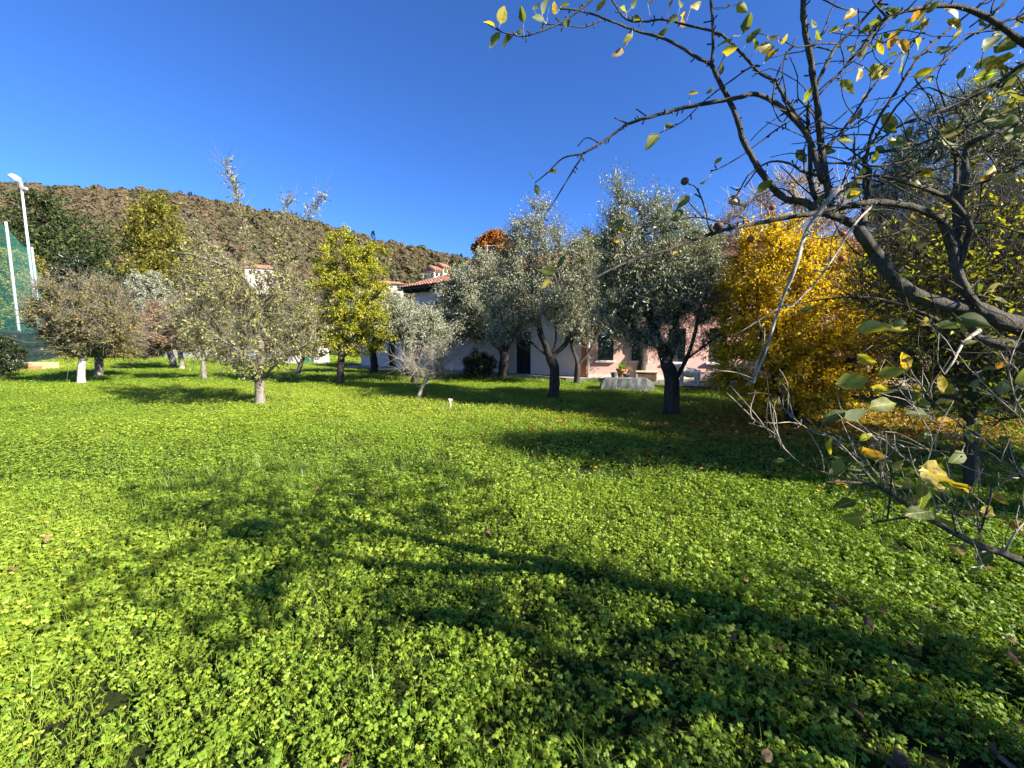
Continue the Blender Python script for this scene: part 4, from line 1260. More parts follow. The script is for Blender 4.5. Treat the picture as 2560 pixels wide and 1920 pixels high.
    MB().lathe([(.08, .8), (.1, .86), (.07, .9)], 12).build('collar', M['shutter'], g)
    prof = [(.13 * math.sin(a), 1.0 - .13 * math.cos(a)) for a in np.linspace(.35, math.pi - .02, 12)]
    MB().lathe(prof, 18).build('globe', M['globe'], g, smooth=True)
    # short white peg in the lawn
    p = ground(1125, 1022)
    g = empty('wooden_peg', p, 'short pale peg sticking out of the lawn', 'peg', None, .3)
    MB().tube([(0, 0, -.05), (.01, 0, .08), (0, 0, .2)], [.03, .024, .026], 8).build('stake', M['wood_pale'], g)
    MB().box((.012, 0, .215), (.1, .05, .04), Matrix.Rotation(.2, 3, 'Y')).build('crosspiece', M['wood_pale'], g, bevel=.006)
    # low brick border right of the golden shrub
    p = ground(2165, 952)
    g = empty('brick_border', p, 'low red brick border behind the golden shrub', 'wall', None, R(-8))
    for r_ in range(3):
        for i in range(8):
            MB().box((-1.05 + .27 * i + (.13 if r_ % 2 else 0), 0, .05 + .085 * r_ * 1.25), (.255, .2, .095)).build('brick', M['brick'], g, bevel=.006)
small_things()

# ------------------------------------------------------------------ garden trees
GA = 'fruit trees on the lawn'
GO = 'olive trees in front of the house'
fruit_tree('apple_tree', 650, 1015, 'half bare apple tree with thick pale trunk and tall upright shoots, on the lawn', 'tree',
    [(615, 800, 175, 120, 0, 1.5), (530, 750, 95, 85, .3), (720, 770, 100, 110), (640, 880, 150, 60), (500, 690, 70, 60, 0, .6, .6), (760, 850, 60, 60)],
    [[(650, 985), (648, 955), (652, 900), (650, 830), (655, 760)],
     [(648, 955), (690, 910, -.3), (745, 870, -.4), (775, 855, -.4)], [(648, 955), (600, 930, .2), (560, 895, .2)], [(652, 940), (640, 925, -.8), (610, 890, -1.2)],
     [(655, 760), (628, 650), (610, 560), (590, 480), (575, 440), (563, 408)], [(655, 760), (690, 650), (708, 570), (720, 502)],
     [(655, 780), (715, 650), (760, 565), (803, 492)], [(655, 780), (570, 650), (500, 590), (478, 560)], [(655, 780), (600, 680, -.5), (500, 640, -.6), (440, 630, -.6)]],
    13, group=GA, seed=3, n_attr=560, step=.2, kill=.3, sprigs=2900, extra_twigs=1700, twig_r=.0035, thick_sides=14, gnarl=.08, lift=.3, **{**AP, 'leaf_len': (.05, .09)})
fruit_tree('apple_tree', 203, 961, 'brownish fruit tree with whitewashed trunk at the far left of the lawn', 'tree',
    [(205, 775, 100, 90), (140, 830, 60, 45), (270, 810, 65, 70), (200, 865, 55, 35)],
    [[(203, 925), (207, 890), (220, 830)], [(207, 890), (190, 830)], [(205, 905), (150, 870)], [(207, 900), (250, 860)]],
    11, group=GA, seed=4, n_attr=420, step=.28, kill=.4, sprigs=2900, extra_twigs=1500, twig_r=.006, limewash=.85, tip=.007, **{**AP, 'leaf': M['leaf_brown'], 'leaf_len': (.07, .11), 'sprig_len': (.2, .5)})
fruit_tree('apple_tree', 243, 944, 'leaning fruit tree just behind the whitewashed one', 'tree',
    [(275, 835, 60, 60), (300, 870, 45, 30)], [[(250, 920), (245, 900), (265, 850)], [(245, 905), (290, 870)]],
    12, group=GA, seed=5, n_attr=380, step=.3, kill=.42, sprigs=3200, extra_twigs=1200, twig_r=.007, tip=.008, **{**AP, 'leaf': M['leaf_brown'], 'leaf_len': (.08, .12), 'sprig_len': (.2, .5)})
fruit_tree('plum_tree', 455, 926, 'small rounded fruit tree with pinkish brown leaves and pale trunk foot', 'tree',
    [(440, 815, 72, 68), (400, 850, 50, 40), (475, 840, 45, 50)], [[(454, 905), (450, 880), (445, 840)], [(450, 885), (420, 850)], [(450, 885), (475, 850)]],
    7, group=GA, seed=6, n_attr=420, step=.3, kill=.42, sprigs=4200, extra_twigs=1200, twig_r=.007, tip=.008, limewash=.3, **{**AP, 'leaf': M['leaf_pinkish'], 'leaf_len': (.08, .12), 'sprig_len': (.2, .45)})
fruit_tree('plum_tree', 434, 918, 'second small brown fruit tree, with greyer trunk, close behind the pinkish one', 'tree',
    [(395, 835, 45, 45), (365, 865, 35, 30)], [[(432, 900), (420, 870), (405, 840)]], 9, group=GA, seed=7, n_attr=300, step=.35, kill=.5, sprigs=2600, extra_twigs=1000, twig_r=.008, tip=.009,
    **{**AP, 'leaf': M['leaf_brown'], 'leaf_len': (.09, .13), 'sprig_len': (.25, .5)})
fruit_tree('apple_tree', 512, 953, 'slim fruit tree half hidden behind the left side of the bare apple tree', 'tree',
    [(505, 810, 70, 80), (545, 850, 50, 50)], [[(508, 920), (507, 880), (505, 830)], [(508, 915), (530, 870)]], 7, group=GA, seed=8, n_attr=350, step=.26, kill=.38, sprigs=2600, extra_twigs=900, twig_r=.005, **AP)
fruit_tree('apple_tree', 742, 942, 'small leaning fruit tree between the bare apple tree and the yellow pear', 'tree',
    [(765, 840, 55, 60)], [[(750, 915), (760, 890), (765, 850)], [(752, 910), (735, 890)]], 6, group=GA, seed=9, n_attr=260, step=.26, kill=.38, sprigs=1800, extra_twigs=700, twig_r=.006, **AP)
fruit_tree('pear_tree', 851, 962, 'pear tree with dense bright yellow green leaves beside the bare apple tree', 'tree',
    [(870, 760, 110, 140), (820, 830, 85, 75), (915, 700, 75, 110), (945, 790, 60, 100), (850, 635, 55, 65, 0, .6), (780, 800, 55, 95), (965, 830, 45, 60)],
    [[(851, 935), (853, 900), (860, 820), (865, 740), (868, 660)], [(853, 905), (825, 850)], [(853, 900), (900, 830), (920, 760)], [(865, 740), (905, 660), (930, 615)], [(865, 740), (835, 650), (825, 600)], [(868, 680), (868, 600), (862, 575)]],
    9, group=GA, seed=10, n_attr=700, step=.26, kill=.36, sprigs=6800, twig_r=.004, lift=.6,
    **{**AP, 'bark': M['bark_dark'], 'leaf': M['leaf_yellowgreen'], 'leaf_len': (.06, .095), 'leaf_w': .62, 'per': 5})
fruit_tree('olive_tree', 935, 938, 'small olive tree with pale flaking trunk foot, behind the pear tree by the lilac wall', 'tree',
    [(945, 800, 65, 65), (985, 785, 50, 55), (920, 850, 40, 35)], [[(935, 905), (930, 875), (940, 830)], [(932, 885), (955, 850), (965, 800)]],
    9, group=GO, seed=11, n_attr=420, sprigs=3600, **{**OL, 'step': .3, 'kill': .42, 'leaf_len': (.07, .11), 'sprig_len': (.25, .5)})
fruit_tree('dead_tree', 1043, 1003, 'small leaning almost leafless tree with pale tangled twigs on the lawn', 'tree',
    [(1060, 920, 60, 40), (1105, 880, 55, 45), (1010, 900, 35, 35), (1100, 935, 35, 25)],
    [[(1052, 975), (1064, 950), (1085, 925), (1100, 895)], [(1064, 950), (1045, 915), (1015, 905)], [(1085, 925), (1120, 885)], [(1060, 955), (1100, 945)]],
    5, group=GA, seed=12, n_attr=200, step=.17, kill=.22, sprigs=500, per=1, extra_twigs=450, bark=M['twig_pale'], leaf=M['leaf_brown'], twig_r=.003, leaf_len=(.03, .05), leaf_w=.5, sprig_len=(.1, .3), spread=.75)
fruit_tree('olive_tree', 1038, 958, 'grey olive tree directly behind the leafless leaning tree', 'tree',
    [(1035, 825, 65, 65), (995, 800, 50, 50), (1085, 840, 45, 50)], [[(1038, 920), (1035, 885), (1020, 830)], [(1036, 890), (1060, 840)]],
    9, group=GO, seed=13, n_attr=460, sprigs=4400, **{**OL, 'step': .26, 'kill': .38, 'leaf_len': (.06, .1)})
fruit_tree('olive_tree', 1098, 948, 'round topped olive tree hiding the roof to the right of the tiled chimney', 'tree',
    [(1160, 735, 62, 65), (1125, 815, 70, 55), (1175, 790, 70, 65), (1120, 760, 25, 25)], [[(1098, 915), (1098, 880), (1110, 820)], [(1098, 890), (1140, 830)], [(1098, 890), (1070, 840)]],
    9, group=GO, seed=14, n_attr=520, sprigs=6200, **{**OL, 'step': .28, 'kill': .4, 'leaf_len': (.065, .1)})
fruit_tree('olive_tree', 1258, 948, 'dark stemmed olive tree beside the gate, behind the large forked olive', 'tree',
    [(1225, 770, 95, 95), (1280, 720, 75, 80), (1210, 690, 60, 60)], [[(1258, 915), (1262, 880), (1250, 830)], [(1260, 890), (1285, 840)], [(1260, 890), (1225, 850)]],
    11, group=GO, seed=15, n_attr=560, sprigs=6200, **{**OL, 'step': .28, 'kill': .4, 'leaf_len': (.065, .1)})
fruit_tree('laurel_shrub', 1200, 948, 'dark evergreen shrub against the lilac wall', 'shrub',
    [(1200, 915, 48, 36)], [[(1200, 935), (1200, 920)]], 5, seed=16, n_attr=160, step=.2, kill=.28, sprigs=1800, per=6, bark=M['bark_dark'], leaf=M['leaf_dark'], leaf_len=(.07, .11), leaf_w=.42, leaf_from=.1, twig_r=.004)
fruit_tree('olive_tree', 1386, 996, 'large olive tree with forked grey trunk in the middle of the garden', 'tree',
    [(1330, 630, 70, 100), (1300, 750, 85, 100), (1395, 735, 95, 95), (1350, 545, 38, 40), (1460, 700, 60, 70), (1255, 820, 55, 60), (1420, 620, 45, 50), (1300, 660, 60, 60)],
    [[(1386, 960), (1388, 930), (1376, 895), (1350, 830), (1335, 740)], [(1380, 900), (1392, 850), (1385, 770)], [(1384, 905), (1415, 860), (1450, 795), (1490, 735)], [(1370, 880), (1320, 850), (1285, 840)]],
    12, group=GO, seed=17, n_attr=820, sprigs=6800, thick_sides=14, **OL)
fruit_tree('olive_tree', 1442, 966, 'slender olive tree with a V shaped trunk at the house corner', 'tree',
    [(1440, 790, 70, 80), (1490, 740, 65, 110), (1455, 660, 45, 60)], [[(1443, 935), (1446, 910), (1432, 875), (1425, 830)], [(1446, 912), (1475, 880), (1495, 830)]],
    7, group=GO, seed=18, n_attr=420, sprigs=3200, **{**OL, 'step': .24, 'kill': .36, 'leaf_len': (.06, .095)})
fruit_tree('olive_tree', 1598, 958, 'dark trunked tree growing at the terrace edge before the shuttered windows', 'tree',
    [(1600, 770, 90, 80), (1540, 720, 60, 80), (1660, 750, 60, 70)], [[(1606, 915), (1608, 880), (1600, 830)], [(1608, 885), (1630, 830)]],
    11, group=GO, seed=19, n_attr=420, sprigs=3600, **{**OL, 'bark': M['bark_dark'], 'step': .26, 'kill': .38, 'leaf_len': (.06, .1)})
fruit_tree('olive_tree', 1680, 1036, 'old dark olive tree with massive twin trunk left of the golden shrub', 'tree',
    [(1640, 700, 125, 120), (1560, 660, 85, 100), (1735, 750, 85, 85), (1590, 560, 75, 65), (1545, 500, 32, 48), (1690, 610, 75, 70), (1540, 790, 65, 65), (1660, 530, 35, 45), (1790, 780, 50, 75), (1750, 650, 60, 75), (1640, 850, 80, 35)],
    [[(1680, 1000), (1683, 960), (1668, 915), (1655, 870), (1625, 800), (1600, 700)], [(1683, 955), (1715, 900), (1760, 865), (1800, 840)], [(1668, 910), (1690, 850), (1690, 760)], [(1655, 870), (1580, 820), (1550, 790)], [(1715, 900), (1740, 830), (1745, 780)]],
    19, group=GO, seed=20, n_attr=950, sprigs=8200, thick_sides=16, **OL)

# golden shrub: many stems from one root
fruit_tree('golden_shrub', 1980, 1064, 'large many stemmed shrub blazing with golden yellow leaves', 'tree',
    [(1960, 760, 155, 185, 0, 1.2), (1890, 880, 115, 130, 0, .9), (2120, 850, 125, 165, .2, .9), (1920, 640, 90, 100, 0, .7), (2010, 990, 150, 65, 0, .9), (1840, 960, 65, 60, 0, .5), (2060, 680, 70, 90, .3, .6)],
    [[(1985, 1000), (1990, 900), (1975, 780)], [(1980, 1050), (1940, 960), (1905, 850), (1890, 720)], [(1982, 1050), (2030, 950), (2075, 840)], [(1980, 1055), (1960, 940, -.4), (1940, 820, -.5)], [(1980, 1055), (2010, 930, .5), (2030, 760, .6)], [(1980, 1060), (1900, 1000), (1850, 950)], [(1980, 1060), (2060, 1010), (2120, 960)]],
    16, seed=21, n_attr=950, step=.2, kill=.28, sprigs=9000, per=6, bark=M['bark_dark'], leaf=M['leaf_gold'], leaf_len=(.055, .09), leaf_w=.42, sprig_len=(.15, .4), lift=.45, leaf_from=.15, twig_r=.003, thick_sides=8, flare=.05, tint=(.55, .25))
# trees at the right
fruit_tree('olive_tree', 2420, 1058, 'tall silvery olive tree rising at the right edge', 'tree',
    [(2420, 450, 180, 160), (2470, 650, 200, 180), (2290, 540, 120, 150), (2500, 310, 120, 100), (2370, 320, 70, 80), (2250, 640, 90, 90)],
    [[(2420, 960), (2400, 860), (2390, 760), (2400, 600)], [(2400, 860), (2470, 760), (2500, 650), (2500, 500)], [(2395, 800), (2330, 700), (2300, 600)]],
    22, group='olive trees at the right', seed=22, n_attr=1000, sprigs=12000, **{**OL, 'leaf_len': (.055, .085)})
fruit_tree('apple_tree', 2430, 1236, 'slim trunked apple tree with small yellow green leaves at the right', 'tree',
    [(2360, 760, 200, 120), (2500, 660, 160, 160), (2240, 700, 110, 90), (2420, 890, 190, 70), (2330, 600, 120, 80), (2420, 1000, 170, 70)],
    [[(2428, 1100), (2424, 960), (2420, 880)], [(2424, 940), (2350, 850), (2290, 780)], [(2424, 920), (2500, 820), (2560, 720)], [(2420, 880), (2400, 760), (2420, 640)]],
    20, group='apple trees at the right', seed=23, n_attr=800, step=.13, kill=.18, sprigs=1900, extra_twigs=2800, twig_r=.0019, **{**AP, 'bark': M['bark_dark'], 'leaf': M['leaf_yellowgreen'], 'leaf_len': (.04, .07), 'per': 3})

def world_tree(name, x, y, label, lobes, trunks, R0, cat='tree', **kw):
    b = Vector((x, y, float(hgt(x, y))))
    return make_tree(name, b, label, cat, lobes, [[(0, 0, -.06)] + t if k == 0 else t for k, t in enumerate(trunks)], R0, **kw)
def big_lobes(h, w):
    return [((0, 0, h * .62), (w, w, h * .3)), ((w * .5, .3, h * .72), (w * .7, w * .7, h * .24)), ((-w * .5, -.2, h * .55), (w * .7, w * .7, h * .22)), ((0, 0, h * .86), (w * .5, w * .5, h * .14))]
for k, (x, y, h, w, lb) in enumerate(((10.8, 1.5, 6.6, 1.7, 'tall olive tree level with the camera beyond the right edge'),
                                      (10.2, 3.6, 5.6, 1.8, 'taller olive tree beyond the right edge next to the tall one'),
                                      (5.2, -0.8, 3.9, 1.2, 'small sparse olive tree just behind the camera to its right'),
                                      (16.2, 7.6, 5.4, 2.0, 'broad olive tree well beyond the right edge'),
                                      (12.4, 10.0, 5.0, 1.7, 'olive tree farther back beyond the right edge'),
                                      (14.8, 11.4, 5.4, 1.8, 'last olive tree beyond the right edge near the dark bushes'))):
    world_tree('olive_tree', x, y, lb, big_lobes(h, w), [[(0, 0, .6), (.1, 0, 1.4), (.2, .1, 2.4)], [(.1, 0, 1.4), (-.5, .2, 2.4)], [(.1, 0, 1.4), (.7, -.2, 2.5)]], .2,
               group='olive trees at the right', seed=30 + k, n_attr=480, sprigs=520 if y < 0 else 3600, **{**OL, 'step': .26, 'kill': .38, 'leaf_len': (.07, .11)})
for k, (px, d, h, w, lb) in enumerate(((2150, 13.0, 3.2, 1.5, 'dark evergreen bush behind the right side of the golden shrub'), (2300, 12.0, 3.8, 1.6, 'dark evergreen bush between the golden shrub and the right olive'),
                                       (2450, 11.5, 4.2, 1.7, 'dark evergreen bush behind the right olive trunk'), (2600, 11, 4.4, 1.8, 'dark evergreen bush at the far right edge'),
                                       (2230, 16.0, 4.4, 2.0, 'tall dark evergreen bush farthest back, right of the golden shrub'), (2480, 15.0, 4.8, 2.0, 'tall dark evergreen bush farthest back, behind the right olive'))):
    p = at(px, 950, d)
    world_tree('evergreen_bush', p.x, p.y, lb, [((0, 0, h * .5), (w, w * .8, h * .5)), ((w * .4, 0, h * .72), (w * .7, w * .7, h * .3)), ((0, 0, .55), (w, w * .8, .5))], [[(0, 0, .25), (0, 0, .7)], [(0, 0, .25), (.5, 0, .7)]], .07, 'shrub',
               group='dark bushes at the right', seed=40 + k, n_attr=320, step=.28, kill=.4, sprigs=3600, per=6, bark=M['bark_dark'], leaf=M['leaf_dark'], leaf_len=(.09, .13), leaf_w=.42, leaf_from=.15, twig_r=.004)
fruit_tree('garden_bush', 10, 945, 'dark leafy bush at the left edge beside the green screen', 'shrub',
    [(0, 890, 42, 55), (30, 925, 30, 20)], [[(8, 925), (5, 890)]], 4, seed=50, n_attr=200, step=.22, kill=.3, sprigs=2200, per=6, bark=M['bark_dark'], leaf=M['leaf_dark'], leaf_len=(.08, .12), leaf_w=.45, leaf_from=.1, twig_r=.004)

# ------------------------------------------------------------------ background trees
def conifer(name, px, ptop, pbase, d, rpx, label, leaf, seed, n=5200, droop=.35, size=.34, cone=1.0, group='conifers beyond the lawn', rough=.25, flat=0.0):
    r = np.random.RandomState(seed)
    b = at(px, pbase, d); b.z = 0
    H = at(px, ptop, d).z; Rm = rpx / FPX * d
    root = empty(name, b, label, 'tree', group)
    V, F4, F3 = tubes(np.array([(0, 0, -.1), (0, 0, H * .3), (.05, 0, H * .6), (0, .05, H * .97)]), np.array([-1, 0, 1, 2]), np.array([H * .018, H * .014, H * .009, .02]), flare=.6)
    nb = 150
    u = np.sort(r.uniform(.06, .99, nb)); az = np.arange(nb) * 2.4 + r.normal(0, .3, nb)
    prof = np.minimum((1 - u) ** (0.75 * cone) * 1.18, 1.0) * np.clip(.55 + u * 2.2, 0, 1)
    ln = Rm * prof * (1 + r.normal(0, rough, nb)) * (1 + .18 * np.sin(az * 1.0 + 1)) + .25
    S = np.stack([np.zeros(nb), np.zeros(nb), u * H], -1); D = unit(np.stack([np.cos(az), np.sin(az), .25 - droop * (1 - u)], -1))
    tv, tf, cur = twig_tubes(S, D, ln, np.clip(ln * .012, .02, .12), r, droop * .4)
    mesh_np('trunk', np.concatenate([V, tv]), [np.concatenate([F4, tf + len(V)]), F3], M['bark_dark'], smooth=True, parent=root)
    ids = r.choice(nb, n, p=(ln ** 1.4) / (ln ** 1.4).sum()); t = r.uniform(.12, 1, n)[:, None] ** .7
    p0, p1, p2 = (c[ids] for c in cur)
    C = np.where(t < .5, p0 + (p1 - p0) * t * 2, p1 + (p2 - p1) * (t * 2 - 1))
    w = ln[ids][:, None] * (.17 + .1 * (1 - t))
    C = C + r.normal(0, 1, (n, 3)) * w * np.array([1, 1, .5])
    A = unit(D[ids] * .6 + r.normal(0, .55, (n, 3)) + np.array([0, 0, -droop]))
    N = unit(r.normal(0, .6, (n, 3)) + np.array([0, 0, .8]))
    L = r.uniform(.6, 1.3, n) * size
    # each spray: 3 narrow blades
    VV, FF, TT = [], [], []; off = 0
    ti = np.clip(r.normal(.5, .22, n), 0, 1)
    for q in range(3):
        A2 = unit(A + r.normal(0, .45, (n, 3)))
        lv, lf, m = leaf_faces(C, A2, N, L, L * .34, .2)
        VV.append(lv); FF.append(lf + off); TT.append(np.repeat(np.clip(ti + r.normal(0, .1, n), 0, 1), m)); off += len(lv)
    mesh_np('crown', np.concatenate(VV), [np.concatenate(FF)], leaf, face_attr=np.concatenate(TT), parent=root)
    return root
conifer('cedar_tree', 130, 482, 870, 62, 130, 'big dark green cedar behind the floodlight mast', M['leaf_cedar'], 60, n=19000, size=.52, cone=.62, droop=.3)
conifer('larch_tree', 412, 488, 870, 56, 88, 'tall golden green larch rising above the fruit trees', M['leaf_larch'], 61, n=17000, size=.4, cone=.62, droop=.15)
conifer('spruce_tree', 275, 602, 870, 52, 42, 'small dark spruce between the cedar and the golden larch', M['leaf_cedar'], 62, n=3200, size=.38)
conifer('spruce_tree', 215, 640, 875, 50, 70, 'low dark spruce in front of the cedar', M['leaf_dark'], 63, n=4200, size=.4, cone=.5)
conifer('spruce_tree', 318, 690, 880, 48, 60, 'broad dark evergreen below the golden larch', M['leaf_dark'], 64, n=4200, size=.4, cone=.5)

def broad(name, px, py, rx, ry, pb, d, label, leaf, seed, sprigs=3000, ll=(.18, .3), group=None, bark=None, w=.5, per=6, at_=360, extra=0):
    b = at(px, pb, d); b.z = 0
    L = [px_lobe(px, py, rx, ry, d, b), px_lobe(px - rx * .4, py + ry * .4, rx * .6, ry * .5, d, b), px_lobe(px + rx * .45, py + ry * .3, rx * .6, ry * .55, d, b)]
    c = at(px, py + ry * .3, d) - b
    H = c.z
    s = max(rx / FPX * d / 9, .25)
    return make_tree(name, b, label, 'tree', L, [[(0, 0, -.1), (0, 0, H * .4), (.1, 0, H * .7), (0, 0, H)], [(0, 0, H * .5), (s * 2, 0, H)], [(0, 0, H * .55), (-s * 2, .2, H)]], H * .035 + .05, bark or M['bark_dark'], leaf, group=group, seed=seed,
                     n_attr=at_, step=s, kill=s * 1.4, sprigs=sprigs, per=per, leaf_len=ll, leaf_w=w, sprig_len=(s * .8, s * 2.0), tip=.012, twig_r=.01, leaf_rad=.08, extra_twigs=extra)
GB = 'trees beyond the lawn'
broad('poplar_tree', 25, 720, 75, 110, 880, 46, 'yellowing broadleaf tree behind the green ball net', M['leaf_larch'], 70, 5200, group=GB)
broad('olive_tree', 372, 740, 52, 70, 890, 40, 'grey green olive tree below the golden larch', M['leaf_olive'], 71, 4200, (.12, .2), group=GB, w=.3)
broad('hedge_tree', 180, 850, 75, 45, 900, 44, 'dark leafy tree behind the whitewashed trunk', M['leaf_dark'], 72, 3600, (.16, .26), group=GB)
broad('hedge_tree', 330, 860, 80, 38, 897, 43, 'dark shady bush behind the pinkish fruit trees', M['leaf_dark'], 73, 3600, (.16, .26), group=GB)
broad('hedge_tree', 560, 830, 110, 55, 895, 50, 'dull green tree behind the bare apple tree', M['leaf_cedar'], 74, 4200, (.18, .28), group=GB)
broad('hedge_tree', 720, 820, 90, 60, 895, 48, 'dull green tree left of the pear tree in the distance', M['leaf_cedar'], 75, 3600, (.18, .28), group=GB)
broad('hedge_tree', 920, 780, 70, 70, 895, 52, 'grey green tree behind the low annex', M['leaf_olive'], 76, 3600, (.18, .28), group=GB, w=.35)
broad('maple_tree', 1240, 650, 62, 72, 850, 38, 'orange autumn maple rising behind the house roof', M['leaf_maple'], 77, 6500, (.14, .22), w=.8)
broad('maple_tree', 1490, 640, 80, 60, 850, 34, 'yellowing tree behind the house beside the tall olives', M['leaf_larch'], 78, 2200, (.12, .2), w=.6, extra=800)
broad('sparse_tree', 1960, 560, 170, 110, 900, 17, 'sparse tree with pinkish leaf tips behind the golden shrub', M['leaf_pinkish'], 79, 2600, (.05, .08), per=4, extra=500, bark=M['twig_pale'])

# ------------------------------------------------------------------ wooded hillside
def hill_wood():
    r = np.random.RandomState(80)
    protos = []
    for k in range(6):
        n = 260
        d = unit(r.normal(0, 1, (n, 3))); d[:, 2] = np.abs(d[:, 2]) * 1.1 - .25
        lump = 1 + .22 * np.sin(d[:, 0] * 4 + k) * np.sin(d[:, 1] * 5 + k * 2)
        C = d * (r.uniform(.55, 1, (n, 1)) ** .5) * lump[:, None] * np.array([4.2, 4.2, 4.6]) + np.array([0, 0, 4.6])
        N = unit(d + r.normal(0, .28, (n, 3))); A = unit(np.cross(N, r.normal(0, 1, (n, 3))))
        L = r.uniform(1.3, 2.6, n)
        lv, lf, m = leaf_faces(C, A, N, L, L * .8, .2)
        protos.append(mesh_np('far_tree_%02d' % k, lv, [lf], M['wood_far'], face_attr=np.repeat(r.uniform(.2, .8, n), m), link=False))
    for k in range(2):
        n = 200; u = r.uniform(0, 1, n); az = r.uniform(0, 6.28, n); rr = 2.6 * (1 - u) * r.uniform(.5, 1, n)
        C = np.stack([np.cos(az) * rr, np.sin(az) * rr, u * 13], -1); A = unit(np.stack([np.cos(az), np.sin(az), -.4 + 0 * az], -1))
        L = r.uniform(.8, 1.6, n); lv, lf, m = leaf_faces(C, A, unit(r.normal(0, .5, (n, 3)) + np.array([0, 0, 1])), L, L * .6, .2)
        protos.append(mesh_np('far_tree_%02d' % (6 + k), lv, [lf], M['conifer_far'], face_attr=np.repeat(r.uniform(.2, .8, n), m), link=False))
    n = 36000
    x = r.uniform(-840, 330, n); y = r.uniform(HD0 + 4, HD1 + 40, n)
    k = np.abs(x) < y * 1.6 + 40
    x, y = x[k], y[k]
    z = hill_z(x, y)
    k = z > 2
    x, y, z = x[k], y[k], z[k]; n = len(x)
    v = (y - HD0) / (HD1 - HD0)
    con = r.uniform(0, 1, n) < np.where((v > .9) & (x > -330), .06, .012)
    idx = np.where(con, 6 + r.randint(0, 2, n), r.randint(0, 6, n))
    patch = vnoise(x, y, .02, 5)
    it = np.clip(.15 + .7 * patch + r.normal(0, .2, n) - .25 * np.clip((x + 250) / 250, 0, 1), 0, .93)
    it = np.where(r.uniform(0, 1, n) < .02, 1.0, it)
    it = np.where(r.uniform(0, 1, n) < .05, 0.0, it)
    s = np.clip(r.lognormal(-.52, .33, n), .3, 1.3) * np.where(v < .3, .8, 1.0)
    scatter('hillside_wood', np.stack([x, y, z - .8], -1), rots_for(r, n, .05), s, idx, it, protos, 'brown and olive autumn wood covering the whole hillside')
hill_wood()

